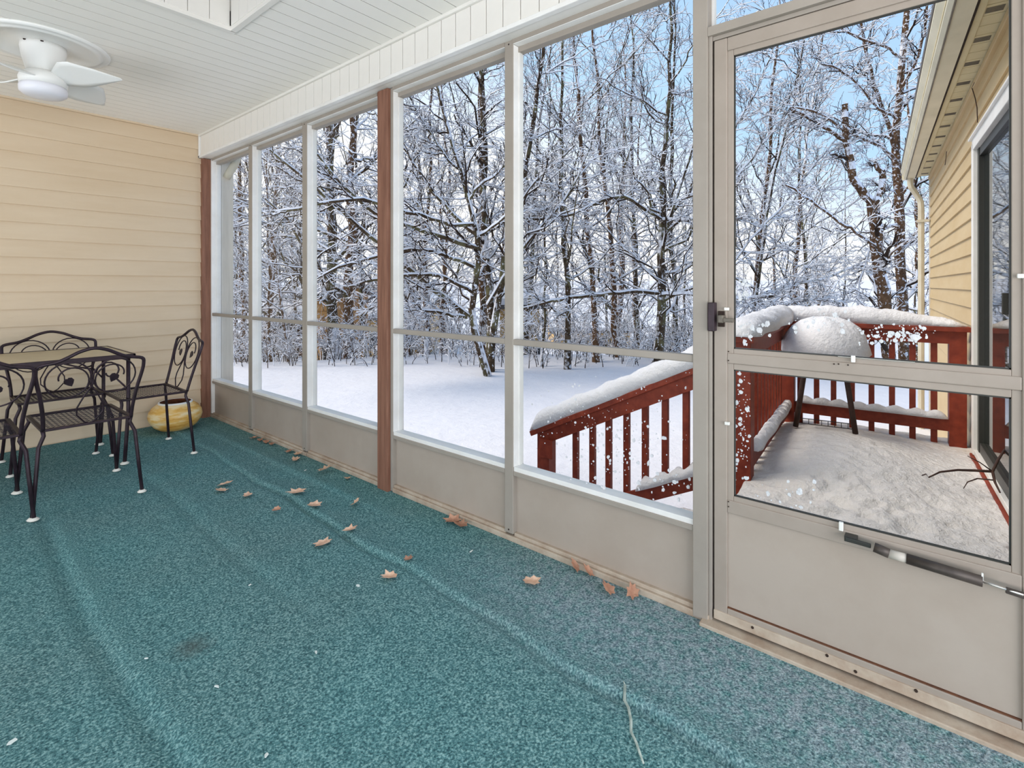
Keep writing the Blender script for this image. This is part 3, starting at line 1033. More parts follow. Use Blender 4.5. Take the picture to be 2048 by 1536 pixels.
def make_chair(name, w, d, loc, rz, label):
    """seat centre at origin, back on local -y"""
    ch = empty(name, loc, rz)
    tag(ch, label, 'chair', 'wrought iron chairs of the patio set')
    zs, hw, hd = 0.44, w / 2, d / 2
    tilt = 0.26

    def back(x, z):                 # a point in the tilted plane of the backrest
        return Vector((x, -hd - 0.004 - (z - zs) * tilt, z))
    # seat frame (flat bar ring) and expanded metal
    t = MB()
    for a, b in (((-hw, -hd), (hw, -hd)), ((hw, -hd), (hw, hd)), ((hw, hd), (-hw, hd)), ((-hw, hd), (-hw, -hd))):
        t.beam((a[0], a[1], zs), (b[0], b[1], zs), 0.020, 0.014)
    t.build('seat_frame', M['iron'], ch, bevel=0.003)
    t = MB()
    st = 0.034
    nn = int((w + d) / st)
    for sgn in (1, -1):
        for k in range(-nn, nn):
            c0 = k * st
            # line y = sgn*x*0.8 + c0 clipped to the seat
            pts = []
            for x in (-hw, hw):
                y_ = sgn * x * 0.8 + c0
                if -hd <= y_ <= hd:
                    pts.append((x, y_))
            for y_ in (-hd, hd):
                x = (y_ - c0) / (sgn * 0.8)
                if -hw < x < hw:
                    pts.append((x, y_))
            if len(pts) >= 2:
                t.tube([(pts[0][0], pts[0][1], zs), (pts[1][0], pts[1][1], zs)], 0.0014, 4, cap=False)
    t.build('seat_mesh', M['iron'], ch)
    # backrest frame: bows outward then crests
    top = 0.79
    prof = [(hw, zs), (hw + 0.004, 0.52), (hw + 0.018, 0.62), (hw + 0.034, 0.70), (hw + 0.040, 0.75), (hw + 0.030, 0.785), (hw * 0.80, 0.800), (hw * 0.55, 0.822), (hw * 0.3, 0.848), (0, 0.862)]
    path = prof[:-1] + [prof[-1]] + [(-a, b) for a, b in prof[:-1][::-1]]
    # smooth
    pts = [back(a, b) for a, b in path]
    sm = []
    for i in range(len(pts) - 1):
        p_1, p0_, p1_, p2_ = pts[max(i - 1, 0)], pts[i], pts[i + 1], pts[min(i + 2, len(pts) - 1)]
        for k in range(4):
            u = k / 4
            sm.append(0.5 * ((2 * p0_) + (p1_ - p_1) * u + (2 * p_1 - 5 * p0_ + 4 * p1_ - p2_) * u * u + (3 * p0_ - p_1 - 3 * p1_ + p2_) * u ** 3))
    sm.append(pts[-1])
    MB().tube(sm, 0.0095, 8).build('back_frame', M['iron'], ch, True)
    # scrolls
    t = MB()
    for sx in (-1, 1):
        lf = MB()
        cx, cz, R0 = sx * (hw * 0.52), 0.700, hw * 0.50
        arc = []
        for k in range(44):
            a = math.radians(-60) + k / 43 * math.radians(600)
            r = R0 if k < 27 else R0 * (1 - (k - 27) / 17 * 0.62)
            arc.append(back(cx + sx * r * math.cos(a) * -1, cz + r * math.sin(a)))
        t.tube(arc, 0.0042, 6)
        leaf_t = back(cx, cz)
        # leaf sits in the tilted plane
        b0_ = len(lf.v)
        leaf_mb(lf, cx, cz - 0.004, 0.036, math.radians(180 - 25 * sx))
        for i_ in range(b0_, len(lf.v)):
            v_ = lf.v[i_]
            p_ = back(v_.x, v_.z)
            lf.v[i_] = Vector((p_.x, p_.y + v_.y, p_.z))
        lf.build('back_leaf', M['iron'], ch)
        st_pts = [(sx * hw * 0.02, 0.700), (sx * hw * 0.02, 0.66), (sx * hw * 0.16, 0.60), (sx * hw * 0.30, 0.54), (sx * hw * 0.30, 0.50), (sx * hw * 0.12, 0.455), (0, 0.442)]
        st_pts = [(a * (-1), b) if b < 0.61 else (a, b) for a, b in st_pts]
        t.tube([back(a, b) for a, b in st_pts], 0.0042, 6)
    t.build('back_scrolls', M['iron'], ch, True)
    for sx in (-1, 1):
        for sy in (-1, 1):
            k1 = (sx * hw, sy * hd, zs - 0.004)
            k2 = (sx * (hw - 0.004), sy * (hd - 0.004), zs - 0.03)
            k3 = (sx * (hw + 0.018), sy * (hd + 0.008), zs - 0.085)
            k4 = (sx * (hw + 0.030), sy * (hd + 0.02), 0.2)
            k5 = (sx * (hw + 0.045), sy * (hd + 0.035), 0.012)
            lg = MB().tube([k1, k2, k3, k4, k5], 0.0095, 8).build('leg', M['iron'], ch, True)
            MB().lathe([(0, 0), (0.021, 0), (0.023, 0.005), (0.012, 0.014), (0, 0.016)], (k5[0], k5[1], 0), 14).build('foot_cap', M['foot_white'], lg, True)
    return ch


make_chair('patio_chair', 0.38, 0.46, (0.69, 3.83, 0), 0, 'wrought iron chair at the table front nearest the camera, scrolled back towards the camera')
make_chair('patio_chair', 0.38, 0.46, (0.225, 3.82, 0), 0, 'wrought iron chair cut off by the left edge of the photo, beside the nearest chair')
make_chair('patio_chair', 0.43, 0.34, (0.73, 4.68, 0), math.pi, 'wrought iron chair behind the table, back against the tan siding')
make_chair('patio_chair', 0.44, 0.38, (1.15, 4.36, 0), math.pi / 2, 'wrought iron chair at the table end, seen from the side before the yellow pot')

# ------------------------------------------------------------------ pot
pot = empty('glazed_pot', (1.51, 4.915, 0))
tag(pot, 'squat yellow glazed ceramic pot on the carpet in the corner', 'pot')
pr = [(0.0, 0.0), (0.09, 0.0), (0.125, 0.006), (0.17, 0.035), (0.205, 0.08), (0.216, 0.12), (0.208, 0.16), (0.18, 0.198), (0.145, 0.222), (0.125, 0.232), (0.115, 0.230), (0.112, 0.218), (0.13, 0.19), (0.15, 0.15), (0.0, 0.15)]
MB().lathe([(a * 0.9, b * 0.97) for a, b in pr[:10]], seg=48).build('body', M['pot_glaze'], pot, True)
MB().lathe([(0.124, 0.219), (0.122, 0.229), (0.116, 0.232), (0.111, 0.230)], seg=48).build('rim', M['frame_white'], pot, True)
MB().lathe([(0.111, 0.2305), (0.108, 0.222), (0.115, 0.20), (0.12, 0.18), (0.0, 0.18)], seg=48).build('inner_wall', M['soil'], pot, True)
MB().lathe([(0.118, 0.185), (0.08, 0.19), (0.0, 0.187)], seg=32).build('soil', M['soil'], pot, True)

# ------------------------------------------------------------------ leaves and litter on the carpet


def leaf_mesh(seed, s, brown=False):
    r = random.Random(seed)
    mb = MB()
    n = 14
    out = []
    for k in range(n):
        a = 2 * math.pi * k / n
        lob = 1.0 if k % 2 == 0 else 0.66
        rr = s * lob * r.uniform(0.75, 1.12)
        out.append((rr * math.cos(a) * 1.15, rr * math.sin(a) * 0.85))
    c1 = r.uniform(0.25, 0.6)
    cv = r.uniform(-0.4, 0.4)
    b = len(mb.v)
    mb.v.append(Vector((0, 0, 0)))
    for f in (0.5, 1.0):
        for x, y in out:
            x, y = x * f, y * f
            mb.v.append(Vector((x, y, 0)))
    for i, v in enumerate(mb.v):
        mb.v[i] = Vector((v.x, v.y, c1 * v.y * v.y / s + abs(v.x) * 0.10 + cv * v.x * 0.3))
    zmin = min(v.z for v in mb.v)
    for v in mb.v:
        v.z += 0.004 - zmin
    for k in range(n):
        l = (k + 1) % n
        mb.f.append((0, 1 + k, 1 + l))
        mb.f.append((1 + k, 1 + n + k, 1 + n + l, 1 + l))
    me = mb.mesh('dry_leaf')
    me.materials.append(M['leaf_brown'] if brown else M['leaf_dry'])
    return me


def carpet_z(x, y):
    i = int(np.clip(np.searchsorted(xs, x), 0, nxg - 1))
    j = int(np.clip(np.searchsorted(ys, y), 0, nyg - 1))
    return float(Z[i, j])


LEAVES = [
    (450, 969, .030, 'upper of two touching dry leaves on the carpet left of the wrinkle'),
    (443, 981, .030, 'lower of two touching dry leaves on the carpet left of the wrinkle'),
    (495, 991, .024, 'small tan leaf alone just right of the touching pair'),
    (553, 1021, .018, 'tiny curled dark and white leaf fragment on the wrinkle'),
    (592, 988, .034, 'long folded tan leaf below the white paper scrap'),
    (628, 1015, .034, 'broad tan leaf on the crest of the carpet wrinkle'),
    (652, 943, .040, 'upright curled maple leaf against the sill under the third screen'),
    (695, 957, .022, 'small tan leaf by the sill left of the red post'),
    (597, 908, .030, 'tan leaf touching the sill under the second mullion, upper one'),
    (592, 919, .028, 'tan leaf just off the sill under the second mullion, lower one'),
    (578, 903, .024, 'brown leaf tucked under the sill left of the second mullion'),
    (508, 876, .024, 'leftmost brown leaf along the far sill'),
    (520, 880, .024, 'second brown leaf along the far sill counting from the left'),
    (532, 884, .024, 'third brown leaf along the far sill counting from the left'),
    (543, 888, .022, 'fourth brown leaf along the far sill counting from the left'),
    (713, 1008, .028, 'narrow upturned tan leaf below the red post'),
    (700, 1063, .024, 'small pale leaf lying flat in mid carpet on the wrinkle'),
    (646, 1087, .033, 'tan leaf with a pointed tip left of the wrinkle in mid carpet'),
    (779, 1153, .026, 'rolled pinkish leaf left of the wrinkle, nearest the camera'),
    (817, 1122, .018, 'little dark and white leaf curl on the wrinkle crest'),
    (1064, 1164, .031, 'flat tan leaf alone on the greyish carpet before the door-side screen'),
    (1215, 1183, .026, 'curled brown leaf at the sill, left one of the pair by the door'),
    (1263, 1187, .024, 'curled brown leaf at the sill, right one of the pair by the door'),
    (905, 1042, .032, 'brown leaf against the sill under the fourth screen, left one'),
    (921, 1050, .034, 'crumpled brown leaf against the sill under the fourth screen, right one'),
]
for i, (px, py, s, lab) in enumerate(LEAVES):
    p = at_z(px, py, 0.005)
    p.x = min(p.x, 1.835)
    brown = 'brown' in lab or 'dark' in lab
    o = link('dry_leaf', leaf_mesh(i + 11, s * 1.42, brown), M['leaf_dry'])
    r = random.Random(i)
    up = 0.6 if ('upright' in lab or 'upturned' in lab or 'curled' in lab) else 0.12
    o.rotation_euler = (r.uniform(-up, up), r.uniform(-up, up) * 0.7, r.uniform(0, 6.28))
    o.location = (p.x, p.y, carpet_z(p.x, p.y) + (0.004 + up * s * 0.7))
    tag(o, lab, 'leaf', 'dry leaves on the carpet')
# leaves lying on the sill
for i, (px, py, lab) in enumerate(((1150, 1137, 'long brown leaf lying on the sill under the door-side screen, left half'), (1176, 1146, 'long brown leaf lying on the sill under the door-side screen, right half'))):
    p = at_x(px, py, 1.845)
    o = link('dry_leaf', leaf_mesh(77 + i, 0.030, True), M['leaf_dry'])
    o.rotation_euler = (0.2, -0.7, 1.4)
    o.location = (1.84, p.y, 0.014)
    tag(o, lab, 'leaf', 'dry leaves on the carpet')
SCRAPS = [(611, 941, .014, 'white paper scrap below the sill under the third screen'), (716, 1170, .012, 'white and dark scrap left of the wrinkle in mid carpet'),
          (943, 1101, .014, 'white scrap on the carpet below the fourth screen'), (22, 1484, .016, 'white sliver on the carpet in the lower left corner'),
          (293, 1317, .010, 'white sliver left of the brown stain'), (532, 1509, .012, 'white sliver near the bottom edge of the photo'),
          (433, 1371, .009, 'pale sliver right below the brown stain'), (500, 1168, .008, 'white speck in open carpet above the stain'), (632, 1303, .009, 'white speck far right of the brown stain')]
for i, (px, py, s, lab) in enumerate(SCRAPS):
    p = at_z(px, py, 0.004)
    r = random.Random(40 + i)
    k = 5
    pts = [Vector((math.cos(q * 6.283 / k) * s * r.uniform(0.5, 1.1), math.sin(q * 6.283 / k) * s * r.uniform(0.2, 0.6), 0)) for q in range(k)]
    mb = MB().poly(pts, 0.003, (0, 0, 1))
    o = mb.build('paper_scrap', M['chip_white'], None)
    o.location = (p.x, p.y, carpet_z(p.x, p.y) + 0.004)
    o.rotation_euler = (r.uniform(-.2, .2), r.uniform(-.2, .2), r.uniform(0, 6))
    tag(o, lab, 'scrap', 'pale scraps on the carpet')
tw = [at_z(a, b, 0.006) for a, b in ((1250, 1375), (1249, 1392), (1257, 1412), (1262, 1440), (1262, 1462), (1272, 1482), (1278, 1500), (1287, 1525))]
for p in tw:
    p.z = carpet_z(p.x, p.y) + 0.008
mb = MB().tube(tw, [0.0040, 0.0044, 0.0040, 0.0040, 0.0038, 0.0036, 0.0034, 0.0026], 6)
mb.tube([tw[0], tw[0] + Vector((0.006, 0.008, 0.004))], 0.002, 5)
o = mb.build('dead_twig', paint('twig_dry', (192, 204, 194), (150, 162, 152), 0.8, 40), None, True)
tag(o, 'thin greyish dead twig lying on the wrinkle near the bottom edge', 'twig')

# ------------------------------------------------------------------ deck, house wall (rotated 4.5 degrees against the porch)
DO = Vector((4.93, -0.086, 0))
DRZ = math.radians(4.5)
DM = Matrix.Translation(DO) @ Matrix.Rotation(DRZ, 4, 'Z')
DI = DM.inverted()


def loc_at_a(px, py, a):
    """deck-local point of the pixel ray on the plane local x = a"""
    o_, d_ = DI @ EYE, DI.to_3x3() @ ray(px, py)
    return o_ + d_ * ((a - o_.x) / d_.x)


def loc_at_b(px, py, b):
    o_, d_ = DI @ EYE, DI.to_3x3() @ ray(px, py)
    return o_ + d_ * ((b - o_.y) / d_.y)


def dempty(name):
    e = empty(name, DO, DRZ)
    return e


DZ = -0.12
LB = 1.12
deck = dempty('deck')
tag(deck, 'small snow-covered deck outside the door', 'deck', kind='structure')
AW = -2.97
pk = None
for k in range(11):
    b = -0.08 + k * 0.115
    if pk is None:
        pk = MB().box(AW, 0.06, 0, 0.108, DZ - 0.03, DZ).build('deck_plank', M['deck_red'], deck, loc=(0, b, 0))
    else:
        piece(pk, 'deck_plank', deck, (0, b, 0))
t = MB().box(-1.62, 0.09, LB + 0.02, LB + 0.06, DZ - 0.25, DZ)
t.box(0.05, 0.09, -0.08, LB + 0.06, DZ - 0.25, DZ)
t.build('rim_board', M['deck_red'], deck)
# stairs down along +b
stp = dempty('stairs')
tag(stp, 'three snow-covered deck steps descending to the yard', 'stairs', kind='structure')
for k in range(3):
    z = DZ - 0.17 * (k + 1)
    MB().box(AW, -1.7, LB + 0.06 + 0.28 * k, LB + 0.36 + 0.28 * k, z - 0.035, z).build('tread', M['deck_red'], stp)
    MB().box(AW, -1.7, LB + 0.07 + 0.28 * k, LB + 0.35 + 0.28 * k, z, z + 0.13).build('snow_on_tread', M['snow'], stp, bevel=0.03)

RT = 0.90
Wp = 0.098


def post(parent, a, b, z0, z1, w=Wp):
    return MB().box(a - w / 2, a + w / 2, b - w / 2, b + w / 2, z0, z1).build('post', M['deck_red'], parent, bevel=0.003)


rail_far = dempty('deck_railing')
tag(rail_far, 'red deck railing on the far side of the deck, running up to the yellow siding', 'railing', 'red deck railings')
post(rail_far, 0, 0, -0.5, RT - 0.035)
post(rail_far, -0.02, LB - 0.03, -0.5, RT - 0.035, 0.11)
MB().box(-0.085, 0.065, -0.07, LB + 0.07, RT - 0.035, RT).build('cap_rail', M['deck_red'], rail_far, bevel=0.003)
MB().box(-0.048, -0.012, 0.0, LB - 0.02, RT - 0.125, RT - 0.035).build('upper_rail', M['deck_red'], rail_far, bevel=0.002)
MB().box(-0.048, -0.012, 0.0, LB - 0.02, 0.143, 0.231).build('lower_rail', M['deck_red'], rail_far, bevel=0.002)
bal = None
for px in (1868, 1825, 1784, 1743, 1704, 1667, 1633, 1600):
    p = loc_at_a(px, 700, 0.0)
    if bal is None:
        bal = MB().box(-0.010, 0.026, -0.019, 0.019, 0.03, RT - 0.05).build('baluster', M['deck_red'], rail_far, bevel=0.002, loc=(0, p.y, 0))
    else:
        piece(bal, 'baluster', rail_far, (0, p.y, 0))


def snow_ridge(name, parent, pts, wid, hts, seed=0, n=60, prof=9, mat='snow', lump=0.008):
    """snow lying along a rail: pts = two ends (bottom centre), wid across, hts(f) height"""
    r = random.Random(seed)
    ph = [r.uniform(0, 6) for _ in range(6)]
    a, b = Vector(pts[0]), Vector(pts[1])
    t = (b - a).normalized()
    u = t.cross(Vector((0, 0, 1))).normalized()
    mb = MB()
    for i in range(n + 1):
        f = i / n
        c = a.lerp(b, f)
        h = hts(f)
        e = min(1, math.sqrt(max(0.0, 1 - (max(0, 1 - f * n / 5)) ** 2))) * min(1, math.sqrt(max(0.0, 1 - (max(0, 1 - (1 - f) * n / 5)) ** 2)))
        h = max(0.004, h * max(e, 0.15))
        w = wid / 2 * (0.9 + 0.1 * math.sin(f * 17 + ph[0])) * max(e, 0.55)
        for k in range(prof):
            q = math.pi * k / (prof - 1)
            x_ = math.cos(q) * w * (1.06 if 0 < k < prof - 1 else 0.96)
            z_ = (math.sin(q) ** 0.7) * h
            nz = lump * math.sin(f * 31 + k * 1.3 + ph[1]) * math.sin(q) + lump * 0.6 * math.sin(f * 73 + k * 2.1 + ph[2]) * math.sin(q)
            mb.v.append(c + u * x_ + Vector((0, 0, z_ + nz)))
    for i in range(n):
        for k in range(prof - 1):
            p = i * prof + k
            mb.f.append((p, p + prof, p + prof + 1, p + 1))
        mb.f.append((i * prof, i * prof + prof - 1, (i + 1) * prof + prof - 1, (i + 1) * prof))
    mb.f.append(tuple(range(prof)))
    mb.f.append(tuple(range(n * prof, (n + 1) * prof))[::-1])
    return mb.build(name, M[mat], parent, True)


sn = empty('rail_snow', DO, DRZ)
tag(sn, 'thick loaf of snow on the cap of the far deck railing', 'snow', 'snow lying on the railings')
snow_ridge('snow_loaf', sn, ((-0.01, -0.05, RT + 0.0005), (-0.01, LB + 0.02, RT + 0.0005)), 0.165, lambda f: 0.02 + 0.115 * min(1, f * 2.1) ** 0.8 - 0.01 * f, 1)
sn2 = empty('rail_snow', DO, DRZ)
tag(sn2, 'wavy strip of snow on the lower rail of the far deck railing', 'snow', 'snow lying on the railings')
snow_ridge('snow_strip', sn2, ((-0.045, 0.055, 0.2315), (-0.045, LB - 0.1, 0.2315)), 0.07, lambda f: 0.034 + 0.022 * abs(math.sin(f * 8 * math.pi)), 2, 90, mat='snow', lump=0.003)

rail_side = dempty('deck_railing')
tag(rail_side, 'red deck railing with closely seen balusters running from the corner towards the stairs', 'railing', 'red deck railings')
A_END = -1.62
post(rail_side, A_END, LB, -0.6, RT - 0.035)
MB().box(A_END - 0.08, -0.09, LB - 0.07, LB + 0.07, RT - 0.035, RT).build('cap_rail', M['deck_red'], rail_side, bevel=0.003)
MB().box(A_END, -0.08, LB - 0.048, LB - 0.012, RT - 0.125, RT - 0.035).build('upper_rail', M['deck_red'], rail_side, bevel=0.002)
MB().box(A_END, -0.08, LB - 0.048, LB - 0.012, 0.12, 0.208).build('lower_rail', M['deck_red'], rail_side, bevel=0.002)
bs = None
k = 0
a = A_END + 0.14
while a < -0.12:
    if bs is None:
        bs = MB().box(-0.019, 0.019, -0.010, 0.026, 0.03, RT - 0.05).build('baluster', M['deck_red'], rail_side, bevel=0.002, loc=(a, LB, 0))
    else:
        piece(bs, 'baluster', rail_side, (a, LB, 0))
    a += 0.128
sn3 = empty('rail_snow', DO, DRZ)
tag(sn3, 'broad snow mass on the side railing cap behind the door latch', 'snow', 'snow lying on the railings')
snow_ridge('snow_loaf', sn3, ((A_END - 0.1, LB + 0.0, RT + 0.0005), (0.02, LB + 0.0, RT + 0.0005)), 0.22, lambda f: 0.10 + 0.04 * f, 3, 70)
sn4 = empty('rail_snow', DO, DRZ)
tag(sn4, 'notched snow strip on the lower rail of the side railing', 'snow', 'snow lying on the railings')
snow_ridge('snow_strip', sn4, ((A_END + 0.06, LB - 0.05, 0.2085), (-0.12, LB - 0.05, 0.2085)), 0.08, lambda f: 0.035 + 0.025 * abs(math.sin(f * 12 * math.pi)), 4, 100, lump=0.003)

# stair handrail
rail_st = dempty('stair_railing')
tag(rail_st, 'red stair handrail with balusters sloping down to the left', 'railing')
HA = -1.66


def hz(b):
    return 0.697 - 0.49 * (b - 1.385)


B0, B1 = 1.24, 2.50
up_ = Vector((0, 0.49, 1)).normalized()
MB().beam((HA, B0, hz(B0) - 0.018), (HA, B1 + 0.06, hz(B1 + 0.06) - 0.018), 0.14, 0.036).build('cap_rail', M['deck_red'], rail_st, bevel=0.003)
MB().beam((HA - 0.03, B0, hz(B0) - 0.085), (HA - 0.03, B1 - 0.06, hz(B1 - 0.06) - 0.085), 0.036, 0.088).build('upper_rail', M['deck_red'], rail_st, bevel=0.002)
MB().beam((HA - 0.03, B0, hz(B0) - 0.70), (HA - 0.03, B1 - 0.06, hz(B1 - 0.06) - 0.70), 0.036, 0.088).build('lower_rail', M['deck_red'], rail_st, bevel=0.002)
post(rail_st, HA, B1 - 0.04, -0.9, hz(B1 - 0.04) - 0.036, 0.10)
MB().box(HA - 0.07, HA - 0.03, B1 - 0.13, B1 - 0.02, hz(B1) - 0.2, hz(B1) - 0.07).build('post_block', M['deck_red'], rail_st)
for px in (1372, 1330, 1290, 1253, 1217, 1184.6, 1151):
    p = loc_at_a(px, 850, HA)
    MB().box(HA - 0.012, HA + 0.026, p.y - 0.019, p.y + 0.019, hz(p.y) - 0.75, hz(p.y) - 0.04).build('baluster', M['deck_red'], rail_st, bevel=0.002)
MB().box(HA - 0.012, HA + 0.026, 1.24, 1.278, hz(1.25) - 0.75, hz(1.25) - 0.04).build('baluster', M['deck_red'], rail_st, bevel=0.002)
sn5 = empty('rail_snow', DO, DRZ)
tag(sn5, 'rounded snow roll lying along the sloping stair handrail', 'snow', 'snow lying on the railings')
snow_ridge('snow_loaf', sn5, ((HA, B0, hz(B0)), (HA, B1 + 0.08, hz(B1 + 0.08))), 0.165, lambda f: 0.125, 6, 70)
sn6 = empty('rail_snow', DO, DRZ)
tag(sn6, 'lumpy snow on the lower rail of the stair handrail', 'snow', 'snow lying on the railings')
snow_ridge('snow_strip', sn6, ((HA - 0.04, B0 + 0.0, hz(B0) - 0.655), (HA - 0.04, 1.75, hz(1.75) - 0.655)), 0.10, lambda f: 0.05 + 0.02 * abs(math.sin(f * 5 * math.pi)), 7, 50)

# snow on the deck
na, nb_ = 220, 100
ga = np.linspace(AW + 0.02, 0.2, na)
gb = np.linspace(-0.078, LB - 0.02, nb_)
Ag, Bg = np.meshgrid(ga, gb, indexing='ij')
rs = np.random.RandomState(4)
Zd = 0.035 + 0.0 * Ag
Zd += 0.15 * np.exp(-((Ag + 1.0) / 0.75) ** 2 - ((Bg - 0.62) / 0.42) ** 2)
Zd += 0.05 * np.exp(-((Ag + 0.45) / 0.35) ** 2 - ((Bg - 0.95) / 0.3) ** 2)
Zd += 0.03 * np.exp(-((Ag + 1.9) / 0.6) ** 2 - ((Bg - 0.5) / 0.5) ** 2)
for _ in range(150):
    ca_, cb_ = rs.uniform(-2.6, -0.4), rs.uniform(0.0, 1.1)
    s_ = rs.uniform(0.015, 0.05)
    if rs.rand() < 0.6:
        ca_, cb_ = rs.normal(-1.75, 0.22), rs.normal(0.55, 0.25)
    Zd -= rs.uniform(0.006, 0.022) * np.exp(-(((Ag - ca_) ** 2 + (Bg - cb_) ** 2) / s_ ** 2))
Zd += 0.004 * np.sin(Ag * 23 + Bg * 9) * np.sin(Bg * 19 - Ag * 7) + 0.003 * np.sin(Ag * 51 + 3 * np.sin(Bg * 14)) * np.sin(Bg * 43 + 2 * np.sin(Ag * 12))
top = np.stack([Ag, Bg, Zd], -1).reshape(-1, 3)
idx = np.arange(na * nb_).reshape(na, nb_)
fs = np.stack([idx[:-1, :-1], idx[1:, :-1], idx[1:, 1:], idx[:-1, 1:]], -1).reshape(-1, 4).tolist()
verts = top.tolist()
edge = [int(i) for i in list(idx[:, 0]) + list(idx[-1, 1:]) + list(idx[-2::-1, -1]) + list(idx[0, -2:0:-1])]
bb_ = len(verts)
for i in edge:
    verts.append([verts[i][0], verts[i][1], DZ + 0.0])
ne = len(edge)
for k in range(ne):
    l = (k + 1) % ne
    fs.append([edge[l], edge[k], bb_ + k, bb_ + l])
me = bpy.data.meshes.new('deck_snow')
me.from_pydata(verts, [], fs)
o = link('deck_snow', me, M['snow_deck'], None, True)
o.matrix_world = DM
tag(o, 'deep pitted snow covering the deck floor', 'snow')
o['kind'] = 'stuff'

# kettle grill
gp = DM @ Vector((-0.44, 0.79, 0))
gr_ = empty('kettle_grill', (gp.x, gp.y, 0.145), DRZ)
gr_.scale = (0.86, 0.86, 0.90)
tag(gr_, 'snow-capped charcoal kettle grill on splayed legs in the deck corner', 'grill')
MB().lathe([(0.0, 0.50), (0.12, 0.505), (0.21, 0.54), (0.27, 0.60), (0.285, 0.655), (0.285, 0.67)], seg=32).build('bowl', M['grill_black'], gr_, True)
MB().lathe([(0.270, 0.668), (0.255, 0.70), (0.20, 0.75), (0.12, 0.78), (0, 0.79)], seg=32).build('lid', M['grill_black'], gr_, True)
va = math.atan2(gp.y, gp.x) - DRZ              # direction from the eye, local
for aoff in (180 + 62, 180 - 62, 62):
    a_ = va + math.radians(aoff)
    MB().tube([(0.16 * math.cos(a_), 0.16 * math.sin(a_), 0.53), (0.245 * math.cos(a_), 0.245 * math.sin(a_), 0.0)], 0.021, 10).build('leg', M['grill_leg'], gr_, True)
a1, a2 = va + math.radians(180 + 62), va + math.radians(180 - 62)
t = MB()
for z_ in (0.035, 0.075):
    r_ = 0.245 - z_ * 0.16
    t.tube([(r_ * math.cos(a1), r_ * math.sin(a1), z_), (r_ * math.cos(a2), r_ * math.sin(a2), z_)], 0.0035, 5)
for k in range(1, 9):
    f = k / 9
    pa_ = Vector((0.24 * math.cos(a1), 0.24 * math.sin(a1), 0)).lerp(Vector((0.24 * math.cos(a2), 0.24 * math.sin(a2), 0)), f)
    t.tube([pa_ + Vector((0, 0, 0.035)), pa_ + Vector((0, 0, 0.075))], 0.0025, 4)
t.build('wire_rack', M['grill_black'], gr_)
cap = MB().lathe([(0.0, 0.885), (0.09, 0.878), (0.17, 0.85), (0.235, 0.80), (0.275, 0.74), (0.30, 0.67), (0.305, 0.60), (0.292, 0.585), (0.288, 0.62), (0.288, 0.66)], seg=40)
for i, v in enumerate(cap.v):
    a_ = math.atan2(v.y, v.x)
    k_ = 1 + 0.025 * math.sin(a_ * 5 + v.z * 17) + 0.015 * math.sin(a_ * 11 + v.z * 31)
    cap.v[i] = Vector((v.x * k_, v.y * k_, v.z + 0.012 * math.sin(a_ * 4 + 1)))
o = cap.build('snow_cap', M['snow'], None, True, loc=(gp.x, gp.y, 0.145))
o.scale = (0.92, 0.92, 0.92)
tag(o, 'dome of snow sitting on the kettle grill', 'snow')

# ------------------------------------------------------------------ house wall on the right
hw_ = dempty('wall_house')
tag(hw_, 'yellow lap-sided house wall beyond the door, right side', 'wall', kind='structure')
WB = -0.085
AE = 3.48
MB().box(-3.0, AE, WB - 0.30, WB - 0.045, -3.2, 2.60).build('sheathing', M['siding_yellow'], hw_)
ex = 0.1275
PA0, PA1, PZ0, PZ1 = -2.6, -0.26, 0.062, 2.15       # patio door opening
long_ = None
cache = {}


def hboard(a0, a1, z, e=ex):
    key = (round(a1 - a0, 3), e)
    if key not in cache:
        mb = MB()
        t_ = 0.017
        prf = [(0.0, 0.0), (t_, 0.0), (t_, 0.006), (0.003, e + 0.006), (0.0, e + 0.006)]
        for x in (0.0, a1 - a0):
            for y_, z_ in prf:
                mb.v.append(Vector((x, y_, z_)))
        n = len(prf)
        for i in range(n):
            j = (i + 1) % n
            mb.f.append((i, j, n + j, n + i))
        mb.f += [tuple(range(n)), tuple(range(n, 2 * n))[::-1]]
        cache[key] = mb.mesh('siding_board')
    o = link('siding_board', cache[key], M['siding_yellow'], hw_)
    o.location = (a0, WB - 0.002, z)


z = -0.62
while z < 2.55:
    e = min(ex, 2.56 - z)
    if z + ex > PZ0 and z < PZ1:
        hboard(PA1 + 0.03, AE, z, round(e, 4))
        hboard(-3.0, PA0 - 0.03, z, round(e, 4))
    else:
        hboard(-3.0, AE, z, round(e, 4))
    z += ex
MB().box(AE - 0.012, AE + 0.03, WB - 0.06, WB + 0.022, -3.2, 2.58).build('corner_board', M['siding_corner'], hw_, bevel=0.002)
MB().box(-3.0, AE, WB, WB + 0.03, 2.535, 2.575).build('frieze_strip', M['siding_yellow'], hw_, bevel=0.004)
# wires hanging from the soffit
for (pts_) in (((1949, 165), (1944, 176), (1950, 195), (1954, 215), (1955, 245)), ((1893, 303), (1892, 315), (1890, 330))):
    MB().tube([loc_at_b(a, b, WB + 0.03) for a, b in pts_], 0.003, 5).build('loose_wire', M['grill_leg'], hw_)

